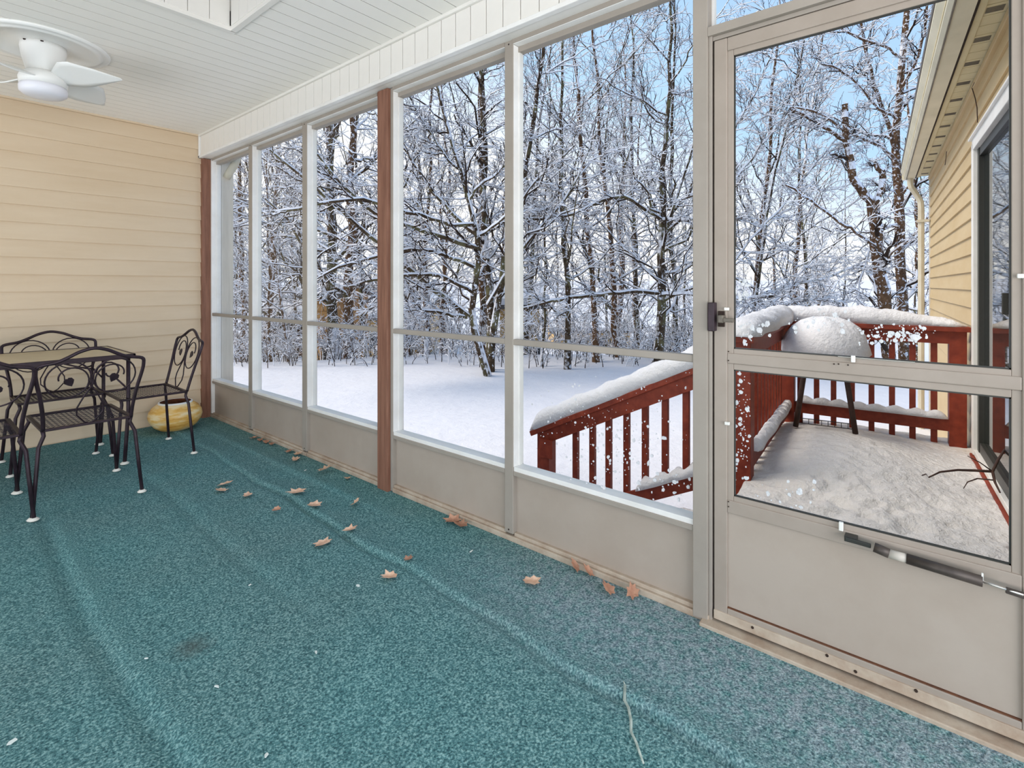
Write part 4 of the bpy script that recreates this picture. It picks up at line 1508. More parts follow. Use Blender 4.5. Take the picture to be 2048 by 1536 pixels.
sf = dempty('soffit')
tag(sf, 'cream soffit with vented panels under the house eave', 'soffit', kind='structure')
SB = 0.065
MB().box(-3.2, AE + 0.02, WB, SB + 0.13, 2.60, 2.75).build('soffit_backing', M['soffit'], sf)
k0 = k1_ = None
a = AE - 0.13
i = 0
while a > -3.1:
    # plain and vented panels: one vented in every three
    if k0 is None:
        k0 = MB().box(0, 0.124, WB + 0.02, SB - 0.03, 2.585, 2.60).build('soffit_panel', M['soffit'], sf, bevel=0.002, loc=(a, 0, 0))
    else:
        k0b = piece(k0, 'soffit_panel', sf, (a, 0, 0))
    if i % 3 == 1:
        if k1_ is None:
            t = MB()
            for q_ in range(7):
                t.box(0.030 + q_ * 0.010, 0.034 + q_ * 0.010, WB + 0.04, SB - 0.04, 2.5832, 2.5852)
            k1_ = t.build('vent_slots', M['grey_plastic'], sf, loc=(a, 0, 0))
        else:
            piece(k1_, 'vent_slots', sf, (a, 0, 0))
    a -= 0.13
    i += 1
MB().box(-3.2, AE + 0.02, SB - 0.035, SB, 2.578, 2.60).build('soffit_edge', M['soffit'], sf, bevel=0.002)
MB().box(-3.2, AE + 0.02, SB + 0.0, SB + 0.012, 2.57, 2.75).build('fascia', M['gap_dark'], sf)

gut = dempty('rain_gutter')
tag(gut, 'weathered cream rain gutter along the eave of the house', 'gutter')
prof = [(0.012, 0.0), (0.100, 0.0), (0.118, 0.02), (0.122, 0.05), (0.135, 0.075), (0.148, 0.10), (0.148, 0.115), (0.140, 0.115), (0.128, 0.08), (0.112, 0.05), (0.095, 0.008), (0.018, 0.008), (0.018, 0.11), (0.012, 0.11)]
mb = MB()
for x in (-3.2, AE + 0.04):
    for y_, z_ in prof:
        mb.v.append(Vector((x, SB + y_ * 1.06, 2.565 + z_)))
n = len(prof)
for i in range(n):
    j = (i + 1) % n
    mb.f.append((i, j, n + j, n + i))
mb.build('trough', M['gutter_grey'], gut)
MB().box(AE + 0.036, AE + 0.044, SB + 0.012, SB + 0.145, 2.566, 2.68).build('end_cap', M['gutter_grey'], gut)
MB().box(-3.2, AE + 0.04, SB + 0.096, SB + 0.104, 2.560, 2.566).build('drip_edge', M['grey_plastic'], gut)
ds = [Vector((AE - 0.03, SB + 0.06, 2.57)), Vector((AE - 0.03, SB + 0.06, 2.50)), Vector((AE - 0.03, SB + 0.05, 2.45)), Vector((AE - 0.02, SB + 0.02, 2.40)), Vector((AE, WB + 0.125, 2.31)), Vector((AE, WB + 0.105, 2.26)), Vector((AE, WB + 0.10, 2.17)), Vector((AE, WB + 0.10, -0.7))]
dsp = MB().tube(ds, 0.034, 8).build('downspout', M['downspout'], gut)
MB().box(AE - 0.05, AE + 0.05, WB + 0.02, WB + 0.145, 2.00, 2.03).build('strap', M['downspout'], dsp)
roof = MB().box(-3.2, AE + 0.1, WB - 0.3, SB + 0.15, 2.75, 2.80)
roof.beam((0.2, SB + 0.13, 2.72), (0.2, -2.2, 3.7), 7.0, 0.06)
o = roof.build('roof_eave', M['roof_dark'], hw_)

# sliding patio door in the house wall
pd = dempty('door_2')
tag(pd, 'white-framed sliding patio door with dark reflecting glass in the house wall', 'door', kind='structure')
t = MB()
fr = 0.055
t.box(PA1 - fr + 0.01, PA1 + 0.028, WB - 0.05, WB + 0.035, PZ0, PZ1)
t.box(PA0 - 0.028, PA0 + fr, WB - 0.05, WB + 0.035, PZ0, PZ1)
t.box(PA0, PA1, WB - 0.05, WB + 0.035, PZ1 - 0.045, PZ1 + 0.03)
t.box(PA0, PA1, WB - 0.05, WB + 0.03, PZ0, PZ0 + 0.035)
t.build('door_frame', M['frame_white'], pd, bevel=0.003)
MB().box(PA0 - 0.05, PA1 + 0.05, WB + 0.01, WB + 0.05, PZ1 + 0.03, PZ1 + 0.045).build('drip_cap', M['frame_white'], pd, bevel=0.003)
t = MB()
t.box(PA1 - fr - 0.05, PA1 - fr + 0.01, WB - 0.04, WB + 0.012, PZ0 + 0.035, PZ1 - 0.045)
t.box(PA0 + fr, PA1 - fr, WB - 0.04, WB + 0.008, PZ1 - 0.10, PZ1 - 0.045)
t.box(PA0 + fr, PA1 - fr, WB - 0.04, WB + 0.008, PZ0 + 0.035, PZ0 + 0.10)
pm = (PA0 + PA1) / 2
t.build('sash', M['black_frame'], pd, bevel=0.002)
MB().box(pm - 0.035, pm + 0.035, WB - 0.04, WB + 0.016, PZ0 + 0.035, PZ1 - 0.045).build('meeting_stile', M['frame_white'], pd, bevel=0.002)
MB().box(PA0 + fr, PA1 - fr - 0.05, WB - 0.022, WB - 0.014, PZ0 + 0.10, PZ1 - 0.10).build('glass', M['patio_glass'], pd)
MB().box(pm + 0.10, pm + 0.115, WB + 0.014, WB + 0.04, 1.05, 1.16).build('pull_handle', M['black_frame'], pd, bevel=0.004)
MB().box(PA0 - 0.05, PA1 + 0.02, WB + 0.0, WB + 0.045, DZ, PZ0 - 0.004).build('red_ledger', M['deck_red'], pd, bevel=0.003)

# fallen branch on the deck snow
stick = [loc_at_b(a, b, 0.12) for a, b in ((1845, 950), (1850, 956), (1862, 952), (1880, 944), (1920, 941), (1960, 941), (1985, 944))]
oo = DI @ EYE
mb = MB()
pz = lambda a, b, z: DI @ at_z(a, b, z)
s1 = [pz(*q) for q in ((1844, 951, .13), (1852, 948, .15), (1857, 955, .16), (1880, 944, .17), (1915, 940, .18), (1950, 941, .19), (1985, 943, .20), (1996, 920, .25), (2012, 895, .30))]
mb.tube(s1, [.003, .003, .004, .005, .006, .007, .008, .007, .005], 6)
mb.tube([s1[6], pz(1990, 965, .16), pz(2000, 985, .14)], [.007, .006, .004], 6)
mb.tube([pz(1927, 977, .10), pz(1935, 964, .13), pz(1955, 957, .15), pz(1985, 960, .17)], [.002, .003, .004, .004], 6)
mb.tube([s1[6], pz(1960, 925, .24), pz(1935, 912, .27)], [.004, .003, .002], 6)
o = mb.build('fallen_branch', M['grill_leg'], None, True)
o.matrix_world = DM
tag(o, 'dark forked branch lying on the deck snow beside the patio door', 'branch')

# ------------------------------------------------------------------ trees
rs = np.random.RandomState(11)


def norm(v):
    return v / np.maximum(np.linalg.norm(v, axis=-1, keepdims=True), 1e-9)


def tubes_np(Pt, R, S, snow=0.0):
    """Pt (N,K,3), R (N,K) -> verts, quad faces. snow lifts the upper side of lying branches"""
    N, K, _ = Pt.shape
    T = np.empty_like(Pt)
    T[:, 1:-1] = Pt[:, 2:] - Pt[:, :-2]
    T[:, 0] = Pt[:, 1] - Pt[:, 0]
    T[:, -1] = Pt[:, -1] - Pt[:, -2]
    T = norm(T)
    mean = norm(Pt[:, -1] - Pt[:, 0])
    ref = np.where(np.abs(mean[:, 2:3]) > 0.93, np.array([[1.0, 0.2, 0]]), np.array([[0, 0, 1.0]]))[:, None, :]
    U = norm(np.cross(T, np.broadcast_to(ref, T.shape)))
    W = np.cross(U, T)
    an = (np.arange(S) / S) * 2 * np.pi + (np.pi / 2 if S == 4 else 0)
    V = Pt[:, :, None, :] + R[:, :, None, None] * (np.cos(an)[None, None, :, None] * U[:, :, None, :] + np.sin(an)[None, None, :, None] * W[:, :, None, :])
    if snow:
        hor = np.sqrt(np.clip(1 - T[..., 2] ** 2, 0, 1))
        up = np.clip(np.sin(an), 0, 1)
        taper = np.ones(K); taper[-1] = 0.3
        V[..., 2] += snow * hor[:, :, None] * up[None, None, :] * taper[None, :, None]
    idx = np.arange(N * K * S).reshape(N, K, S)
    a = idx[:, :-1]
    b = np.roll(idx, -1, 2)[:, :-1]
    c = np.roll(idx, -1, 2)[:, 1:]
    d = idx[:, 1:]
    Fq = np.stack([a, b, c, d], -1).reshape(-1, 4)
    return V.reshape(-1, 3), Fq


def children(Pp, Rp, n, lf, K, f0=0.15, ang=(30, 65), up=0.25, wob=0.05, rf=0.55, rmin=0.004, tipf=0.35, absl=None, lmin=0.0):
    N, Kp, _ = Pp.shape
    L = np.linalg.norm(np.diff(Pp, axis=1), axis=2).sum(1)
    f = f0 + (1 - f0) * (np.tile((np.arange(n) + 0.5) / n, (N, 1)) + rs.uniform(-0.4, 0.4, (N, n)) / n)
    f = np.clip(f, 0, 0.99)
    x = f * (Kp - 1)
    i = np.floor(x).astype(int)
    i = np.minimum(i, Kp - 2)
    u = (x - i)[..., None]
    rows = np.arange(N)[:, None]
    p = Pp[rows, i] * (1 - u) + Pp[rows, i + 1] * u
    r = Rp[rows, i] * (1 - u[..., 0]) + Rp[rows, i + 1] * u[..., 0]
    t = norm(Pp[rows, i + 1] - Pp[rows, i])
    rnd = norm(rs.normal(size=(N, n, 3)))
    side = norm(rnd - t * (rnd * t).sum(-1, keepdims=True))
    A = np.radians(rs.uniform(ang[0], ang[1], (N, n, 1)))
    d = norm(t * np.cos(A) + side * np.sin(A))
    if absl is not None:
        Ln = absl * (1 - 0.55 * f) * rs.uniform(0.6, 1.15, (N, n))
    else:
        Ln = L[:, None] * lf * (1 - 0.5 * f) * rs.uniform(0.55, 1.15, (N, n))
    Ln = np.maximum(Ln, lmin)
    s = np.linspace(0, 1, K)[None, None, :, None]
    bend = norm(rs.normal(size=(N, n, 1, 3))) * 0.22
    Q = p[:, :, None, :] + Ln[:, :, None, None] * (d[:, :, None, :] * s + (np.array([0, 0, up]) + bend) * s ** 2)
    noise = rs.normal(size=(N, n, K, 3)) * wob * Ln[:, :, None, None]
    noise[:, :, 0] = 0
    Q = Q + noise
    Rn = np.maximum(r * rf, rmin)[:, :, None] * (1 - (1 - tipf) * s[..., 0])
    return Q.reshape(N * n, K, 3), Rn.reshape(N * n, K)


def mesh_np(name, parts, mat):
    vs, fs, o = [], [], 0
    for v, f in parts:
        vs.append(v)
        fs.append(f + o)
        o += len(v)
    V = np.concatenate(vs)
    Fq = np.concatenate(fs)
    me = bpy.data.meshes.new(name)
    me.vertices.add(len(V))
    me.vertices.foreach_set('co', V.astype(np.float32).ravel())
    me.loops.add(len(Fq) * 4)
    me.loops.foreach_set('vertex_index', Fq.astype(np.int32).ravel())
    me.polygons.add(len(Fq))
    me.polygons.foreach_set('loop_start', (np.arange(len(Fq)) * 4).astype(np.int32))
    me.update(calc_edges=True)
    me.materials.append(mat)
    return me


def trunk_line(h, r0, K=16, wob=0.03, tip=0.12):
    s = np.linspace(0, 1, K)
    x = np.cumsum(rs.normal(size=K) * wob * h / K * 2.2)
    y = np.cumsum(rs.normal(size=K) * wob * h / K * 2.2)
    x -= x[0]; y -= y[0]
    P_ = np.stack([x, y, s * h], -1)[None]
    R = r0 * (1 - (1 - tip) * s ** 0.8)
    R[0] *= 1.25
    return P_, R[None]


def make_tree(h, r0, n1=20, l1=0.30, n2=7, n3=6, n4=0, f0=0.12, ang1=(35, 75), up1=0.22, tw=0.0052, sn=0.014):
    """returns trunk mesh parts, limb parts, twig parts"""
    P0, R0 = trunk_line(h, r0)
    P1, R1 = children(P0, R0, n1, l1, 8, f0, ang1, up1, 0.022, 0.48, 0.012, 0.30)
    P2, R2 = children(P1, R1, n2, 0.50, 6, 0.15, (28, 60), 0.10, 0.035, 0.55, tw * 1.4, 0.45)
    P3, R3 = children(P2, R2, n3, 0.55, 4, 0.10, (30, 65), 0.06, 0.05, 0.60, tw, 0.6, lmin=0.16)
    tr = [tubes_np(P0, R0, 8)]
    lb = [tubes_np(P1, R1, 6, sn * 1.3)]
    tg = [tubes_np(P2, R2, 4, sn), tubes_np(P3, R3, 4, sn * 0.8)]
    if n4:
        P4, R4 = children(P3, R3, n4, 0.6, 3, 0.2, (30, 60), 0.05, 0.06, 0.7, tw * 0.8, 0.7, lmin=0.12)
        tg.append(tubes_np(P4, R4, 4, sn * 0.6))
    return tr, lb, tg


def var(kind, seed):
    global rs
    rs = np.random.RandomState(seed)
    if kind == 'thick':
        p = make_tree(13.5, 0.17, 24, 0.28, 7, 5, f0=0.10, ang1=(45, 80), up1=0.15)
    elif kind == 'mid':
        p = make_tree(12.5, 0.085, 24, 0.25, 6, 5, f0=0.10, ang1=(28, 65), up1=0.25)
    else:
        p = make_tree(9.5, 0.042, 22, 0.22, 6, 5, f0=0.12, ang1=(25, 60), up1=0.25)
    bark = M['bark_warm'] if seed % 3 == 0 else M['bark']
    return (mesh_np('trunk', p[0], bark), mesh_np('limbs', p[1], M['bark']), mesh_np('twigs', p[2], M['twig']))


VARS = {k: [var(k, s) for s in seeds] for k, seeds in (('thick', (3, 4, 6)), ('mid', (12, 13, 14, 18)), ('thin', (22, 24, 27)))}
GR = 'snow-laden trees at the edge of the yard'


def plant(kind, vi, px, t, lean, rz, sc, label, group=GR):
    d = ray(px, HY)
    x, y = d.x * t, d.y * t
    z = float(gz(x, y)) - 0.05
    e = empty('bare_tree', (x, y, z))
    # lean to the right in the view plane
    right = Vector((CC, -CS, 0))
    ax = Vector((CS, CC, 0))
    e.rotation_mode = 'QUATERNION'
    from mathutils import Quaternion
    e.rotation_quaternion = Quaternion(ax, math.radians(lean)) @ Quaternion((0, 0, 1), rz)
    e.scale = (sc, sc, sc)
    tag(e, label, 'tree', group)
    tr, lb, tg = VARS[kind][vi % len(VARS[kind])]
    for nm, me in (('trunk', tr), ('limbs', lb), ('twigs', tg)):
        o = bpy.data.objects.new(nm, me)
        C.objects.link(o)
        o.parent = e
        if nm != 'trunk':
            o['kind'] = 'stuff'
    return e


TREES = [
    ('mid', 0, 484, 15.0, 1, 0.3, 1.0, 'dark straight trunk beside the pale corner board in the leftmost screen'),
    ('thin', 0, 468, 13.6, -9, 1.3, 0.8, 'thin sapling leaning left at the foot of the leftmost screen'),
    ('thick', 0, 527, 21.0, 2, 2.0, 1.0, 'dark trunk farther back at the left side of the second screen'),
    ('thin', 1, 541, 13.8, 1, 0.8, 0.9, 'slim upright sapling left of centre in the second screen'),
    ('thin', 2, 578, 13.0, -7, 2.2, 1.0, 'thin sapling leaning left in the right half of the second screen'),
    ('thick', 1, 671, 15.0, 0, 0.4, 1.05, 'left of two thick dark twin trunks in the third screen'),
    ('thick', 2, 698, 14.4, 1, 1.9, 1.0, 'right of two thick dark twin trunks in the third screen'),
    ('mid', 1, 735, 17.5, -2, 1.0, 1.0, 'slimmer trunk between the twin trunks and the red post'),
    ('mid', 2, 826, 19.0, -4, 4.0, 1.0, 'trunk farthest left in the fourth screen just right of the red post'),
    ('mid', 3, 853, 15.0, 0, 0.2, 0.95, 'trunk left of the crooked maple in the fourth screen'),
    ('mid', 0, 884, 16.0, 1, 3.1, 0.9, 'trunk directly beside the crooked maple, to its left'),
    ('thick', 0, 966, 17.0, 1, 5.0, 0.95, 'thick mottled trunk rising behind the crooked maple'),
    ('mid', 1, 1048, 15.5, 6, 2.5, 1.0, 'trunk at the left edge of the door-side screen, leaning right'),
    ('thin', 0, 1082, 12.0, 1, 3.9, 0.9, 'thin sapling left of the straight dark one in the door-side screen'),
    ('mid', 2, 1135, 11.5, 0, 5.2, 0.85, 'straight dark slim trunk left of centre in the door-side screen'),
    ('mid', 0, 1192, 12.6, -5, 1.5, 1.0, 'curving trunk leaning left near the middle of the door-side screen'),
    ('mid', 3, 1236, 13.6, -3, 2.7, 1.0, 'trunk leaning left just right of the middle of the door-side screen'),
    ('mid', 1, 1284, 15.0, -1, 0.6, 1.0, 'trunk left of the thick olive-brown one in the door-side screen'),
    ('thick', 1, 1313, 12.0, 1, 3.3, 0.72, 'thick olive-brown trunk at the right of the door-side screen'),
    ('mid', 2, 1347, 14.2, 1, 4.6, 1.0, 'last trunk before the door post in the door-side screen'),
    ('mid', 3, 1502, 13.2, 3, 5.5, 0.95, 'dark trunk at the left edge of the door pane'),
    ('mid', 0, 1572, 16.5, 4, 0.9, 1.0, 'trunk rising to the right in the left half of the door pane'),
    ('mid', 1, 1622, 18.0, -1, 2.1, 1.0, 'pale grey trunk left of the broken tree in the door pane'),
    ('thick', 2, 1842, 18.5, -1, 1.1, 0.9, 'trunk half hidden by the downspout at the right of the door pane'),
]
for T_ in TREES:
    plant(*T_)
rb = random.Random(9)
for i in range(14):
    px = 420 + (i + rb.uniform(0.1, 0.9)) * 92
    plant(rb.choice(('mid', 'mid', 'thin', 'thick')), rb.randrange(4), px, rb.uniform(19, 27), rb.uniform(-3, 3), rb.uniform(0, 6.28), rb.uniform(0.9, 1.15),
          'bare snowy tree standing deeper in the woods behind the front row of trunks', 'trees deeper in the woods')

# --- hand-shaped trees


def resample(pts, rad, K):
    pts = np.array(pts, float)
    d = np.r_[0, np.cumsum(np.linalg.norm(np.diff(pts, axis=0), axis=1))]
    s = np.linspace(0, d[-1], K)
    P_ = np.stack([np.interp(s, d, pts[:, i]) for i in range(3)], -1)
    # soften corners
    for _ in range(1):
        P_[1:-1] = 0.25 * P_[:-2] + 0.5 * P_[1:-1] + 0.25 * P_[2:]
    return P_, np.interp(s, d, np.linspace(rad[0], rad[1], len(pts)))


def shaped(name, label, trunks, limbs, seed, bark='bark', n2=16, l2=0.30, sn=0.02, group=GR):
    """trunks / limbs: list of (list of (px, py, t), r0, r1)"""
    global rs
    rs = np.random.RandomState(seed)
    e = empty(name, tuple(at_t(*trunks[0][0][0])))
    tag(e, label, 'tree', group)
    inv = Vector(e.location)
    K = 16
    allP, allR = [], []
    for nm, lst, S in (('trunk', trunks, 9), ('limb', limbs, 7)):
        for pts, r0, r1 in lst:
            P_, R_ = resample([tuple(at_t(*q) - inv) for q in pts], (r0, r1), K)
            P_[1:-1] += rs.normal(size=(K - 2, 3)) * 0.012
            v, f = tubes_np(P_[None], R_[None], S, 0 if nm == 'trunk' else sn * 1.5)
            # close the ends
            o = link(nm, mesh_np(nm, [(v, f)], M[bark]), M[bark], e)
            if nm == 'trunk' and len(pts) < 20:
                bmx = bmesh.new(); bmx.from_mesh(o.data)
                bmesh.ops.holes_fill(bmx, edges=[ed for ed in bmx.edges if ed.is_boundary], sides=0)
                bmx.to_mesh(o.data); bmx.free()
            allP.append(P_)
            allR.append(R_)
    P1, R1 = np.stack(allP), np.stack(allR)
    P2, R2 = children(P1, R1, n2, l2, 7, 0.18, (30, 65), 0.10, 0.03, 0.42, 0.008, 0.4)
    P3, R3 = children(P2, R2, 6, 0.5, 5, 0.12, (28, 60), 0.06, 0.04, 0.6, 0.006, 0.5, lmin=0.15)
    P4, R4 = children(P3, R3, 4, 0.6, 3, 0.15, (28, 60), 0.05, 0.05, 0.7, 0.0045, 0.7, lmin=0.12)
    o = link('twigs', mesh_np('twigs', [tubes_np(P2, R2, 5, sn * 0.8), tubes_np(P3, R3, 4, sn * 0.6), tubes_np(P4, R4, 4, sn * 0.5)], M['twig']), M['twig'], e)
    o['kind'] = 'stuff'
    return e


T0 = 10.6
shaped('snowy_maple', 'crooked spreading maple with long snow-lined limbs reaching left, right half of the fourth screen',
       [([(976, 752, T0), (960, 695, T0), (938, 634, T0), (946, 590, T0), (957, 545, T0), (961, 505, T0), (951, 450, T0), (938, 400, T0), (926, 350, T0), (905, 290, T0), (886, 220, T0), (868, 150, T0), (850, 60, T0)], 0.085, 0.025),
        ([(982, 750, T0 + .4), (985, 660, T0 + .4), (1000, 570, T0 + .4), (1025, 450, T0 + .3), (1048, 350, T0 + .3), (1066, 250, T0 + .2), (1078, 150, T0 + .1), (1100, 20, T0)], 0.085, 0.03),
        ([(975, 748, T0 + .7), (985, 620, T0 + .7), (968, 480, T0 + .8), (969, 330, T0 + .9), (966, 200, T0 + .9), (960, 60, T0 + .9)], 0.10, 0.05)],
       [([(938, 634, T0), (905, 606, T0 - .1), (868, 580, T0 - .3), (830, 548, T0 - .5), (798, 520, T0 - .7), (750, 482, T0 - .9), (700, 440, T0 - 1.1), (655, 400, T0 - 1.3), (600, 350, T0 - 1.5), (540, 300, T0 - 1.6)], 0.055, 0.014),
        ([(960, 500, T0), (925, 490, T0 - .2), (890, 475, T0 - .4), (850, 462, T0 - .6), (800, 452, T0 - .8), (740, 425, T0 - 1.2), (680, 370, T0 - 1.5), (628, 300, T0 - 1.8)], 0.045, 0.014),
        ([(955, 470, T0), (915, 440, T0 + .2), (870, 390, T0 + .3), (830, 330, T0 + .4), (798, 285, T0 + .4), (750, 225, T0 + .5)], 0.045, 0.012),
        ([(948, 588, T0), (900, 560, T0 - .3), (850, 548, T0 - .7), (800, 553, T0 - 1), (750, 560, T0 - 1.2), (690, 575, T0 - 1.4)], 0.030, 0.010),
        ([(958, 540, T0), (915, 520, T0 - .3), (872, 508, T0 - .6), (820, 500, T0 - .9), (760, 512, T0 - 1.2), (690, 530, T0 - 1.5), (630, 560, T0 - 1.7)], 0.030, 0.010),
        ([(952, 450, T0), (905, 455, T0 - .4), (850, 430, T0 - .8), (800, 425, T0 - 1.2), (740, 395, T0 - 1.5), (680, 400, T0 - 1.8), (600, 420, T0 - 2.0), (520, 425, T0 - 2.2)], 0.030, 0.010),
        ([(961, 470, T0), (985, 455, T0 - .2), (1006, 438, T0 - .4), (1040, 400, T0 - .5), (1080, 350, T0 - .6), (1110, 330, T0 - .6), (1150, 290, T0 - .7)], 0.030, 0.012),
        ([(975, 610, T0 + .3), (1010, 550, T0 + .2), (1050, 490, T0 + .1), (1100, 435, T0), (1145, 380, T0), (1180, 300, T0), (1200, 200, T0)], 0.045, 0.012),
        ([(938, 400, T0), (960, 370, T0 - .2), (1000, 345, T0 - .3), (1035, 300, T0 - .4), (1050, 240, T0 - .4)], 0.028, 0.010),
        ([(934, 636, T0), (900, 632, T0 - .4), (850, 620, T0 - .8), (800, 628, T0 - 1.1), (745, 610, T0 - 1.3)], 0.022, 0.008),
        ([(926, 350, T0), (895, 320, T0), (850, 250, T0 + .1), (815, 190, T0 + .1)], 0.022, 0.010)],
       31, n2=15, l2=0.27, sn=0.028)
T1 = 11.5
shaped('broken_tree', 'stout tree with two broken-off arms, centre right of the door pane',
       [([(1790, 840, T1), (1776, 700, T1), (1771, 620, T1), (1763, 560, T1), (1754, 500, T1), (1750, 445, T1), (1745, 402, T1)], 0.135, 0.12)],
       [([(1748, 412, T1), (1725, 384, T1), (1705, 358, T1), (1699, 325, T1), (1693, 285, T1), (1690, 240, T1), (1690, 208, T1)], 0.095, 0.062),
        ([(1748, 412, T1), (1761, 380, T1), (1768, 355, T1), (1762, 338, T1), (1750, 326, T1)], 0.075, 0.060),
        ([(1692, 288, T1), (1668, 268, T1), (1640, 250, T1), (1610, 232, T1), (1580, 218, T1)], 0.035, 0.020),
        ([(1760, 540, T1), (1790, 500, T1 - .5), (1830, 470, T1 - 1), (1860, 430, T1 - 1.4)], 0.02, 0.010),
        ([(1757, 500, T1), (1720, 470, T1 - .5), (1670, 440, T1 - 1), (1620, 400, T1 - 1.2), (1570, 370, T1 - 1.3)], 0.02, 0.010)],
       41, bark='bark_warm', n2=4, l2=0.45, sn=0.03)
shaped('forked_tree', 'tall dark tree with a kinked trunk right of the broken one, against the blue sky',
       [([(1812, 830, 13.0), (1806, 640, 13.0), (1800, 520, 13.0), (1797, 420, 13.0), (1800, 350, 13.0), (1788, 290, 13.0), (1790, 230, 13.0), (1803, 170, 13.0), (1808, 100, 13.0), (1815, 20, 13.0), (1820, -120, 13.0)], 0.125, 0.06)],
       [([(1790, 300, 13.0), (1775, 245, 12.8), (1755, 190, 12.6), (1735, 120, 12.5), (1722, 40, 12.4), (1700, -60, 12.4)], 0.055, 0.02),
        ([(1803, 180, 13.0), (1830, 130, 12.6), (1850, 60, 12.4), (1860, -40, 12.2)], 0.045, 0.02),
        ([(1797, 450, 13.0), (1760, 460, 12.7), (1740, 500, 12.5), (1720, 560, 12.3), (1715, 612, 12.2)], 0.03, 0.02),
        ([(1800, 330, 13.0), (1760, 290, 12.2), (1700, 270, 11.6), (1640, 225, 11.2), (1580, 215, 11)], 0.025, 0.010),
        ([(1797, 240, 13.0), (1750, 215, 12.2), (1700, 150, 11.6), (1650, 130, 11.2)], 0.022, 0.010),
        ([(1806, 120, 13.0), (1765, 90, 12.4), (1720, 80, 12), (1670, 50, 11.8), (1600, 60, 11.4)], 0.022, 0.010),
        ([(1797, 400, 13.0), (1840, 340, 12.6), (1870, 250, 12.3), (1890, 150, 12)], 0.035, 0.015)],
       51, bark='bark_warm', n2=14, l2=0.30, sn=0.028)
T2 = 11.2
shaped('leaning_tree', 'tree with one long level snow-lined bough crossing the door-side screen low down',
       [([(1326, 760, T2 + .6), (1322, 650, T2 + .6), (1318, 585, T2 + .6), (1322, 480, T2 + .6), (1345, 420, T2 + .5), (1375, 330, T2 + .5), (1400, 220, T2 + .4), (1430, 90, T2 + .3)], 0.055, 0.022)],
       [([(1318, 588, T2 + .6), (1280, 582, T2 + .3), (1225, 588, T2), (1180, 592, T2 - .2), (1120, 600, T2 - .4), (1085, 608, T2 - .5), (1040, 618, T2 - .6)], 0.032, 0.014),
        ([(1320, 590, T2 + .6), (1360, 588, T2 + .4), (1420, 592, T2 + .2), (1490, 600, T2), (1560, 592, T2 - .2)], 0.028, 0.012),
        ([(1322, 440, T2 + .6), (1290, 420, T2 + .3), (1260, 398, T2 + .1), (1235, 392, T2), (1190, 408, T2 - .1), (1150, 430, T2 - .2), (1080, 440, T2 - .3), (1040, 436, T2 - .4)], 0.032, 0.012),
        ([(1325, 440, T2 + .6), (1370, 442, T2 + .2), (1430, 430, T2), (1500, 445, T2 - .2)], 0.022, 0.010)],
       61, n2=13, l2=0.30, sn=0.032)
T3 = 12.0
shaped('slanting_tree', 'pale slender tree fanning boughs up to the right, left half of the door pane',
       [([(1498, 700, T3), (1505, 620, T3), (1520, 540, T3), (1530, 440, T3), (1548, 340, T3), (1580, 240, T3), (1600, 150, T3), (1612, 40, T3)], 0.05, 0.02)],
       [([(1468, 640, T3 - .3), (1520, 590, T3 - .3), (1590, 570, T3 - .4), (1650, 560, T3 - .5), (1740, 520, T3 - .6)], 0.025, 0.01),
        ([(1440, 560, T3 - .3), (1500, 480, T3 - .3), (1560, 420, T3 - .3), (1620, 340, T3 - .3), (1680, 270, T3 - .3)], 0.025, 0.01),
        ([(1430, 420, T3 - .3), (1490, 330, T3 - .3), (1550, 260, T3 - .3), (1610, 180, T3 - .3), (1650, 110, T3 - .3)], 0.025, 0.01),
        ([(1430, 330, T3 - .5), (1480, 240, T3 - .5), (1520, 170, T3 - .5), (1560, 60, T3 - .5)], 0.022, 0.01),
        ([(1460, 690, T3 - .6), (1540, 620, T3 - .6), (1600, 600, T3 - .7), (1680, 605, T3 - .8)], 0.02, 0.01)],
       71, n2=16, l2=0.32, sn=0.028)

# --- deep woods: nobody could count them
rs = np.random.RandomState(99)
base = []
for k in range(5):
    tr, lb, tg = make_tree(11.5, 0.08, 20, 0.26, 5, 4, 0, 0.06, (30, 75), 0.2, 0.0095, 0.016)
    base.append((tr + lb, tg))
wt, wg = [], []
for i in range(30):
    px = rb.uniform(395, 1900)
    t = 21 + 26 * rb.random() ** 0.8
    d = ray(px, HY)
    x, y = d.x * t, d.y * t
    z = float(gz(x, y))
    a = rb.uniform(0, 6.28)
    s = rb.uniform(0.75, 1.1)
    Rm = np.array([[math.cos(a), -math.sin(a), 0], [math.sin(a), math.cos(a), 0], [0, 0, 1]]) * s
    tr, tg = base[i % 5]
    off = np.array([x, y, z])
    wt += [(v @ Rm.T + off, f) for v, f in tr]
    wg += [(v @ Rm.T + off, f) for v, f in tg]
wd = empty('distant_woods')
tag(wd, 'dense snow-covered woods far beyond the yard', 'woods', kind='stuff')
o = link('woods_trunks', mesh_np('woods_trunks', wt, M['bark']), M['bark'], wd); o['kind'] = 'stuff'
o = link('woods_twigs', mesh_np('woods_twigs', wg, M['twig_far']), M['twig_far'], wd); o['kind'] = 'stuff'

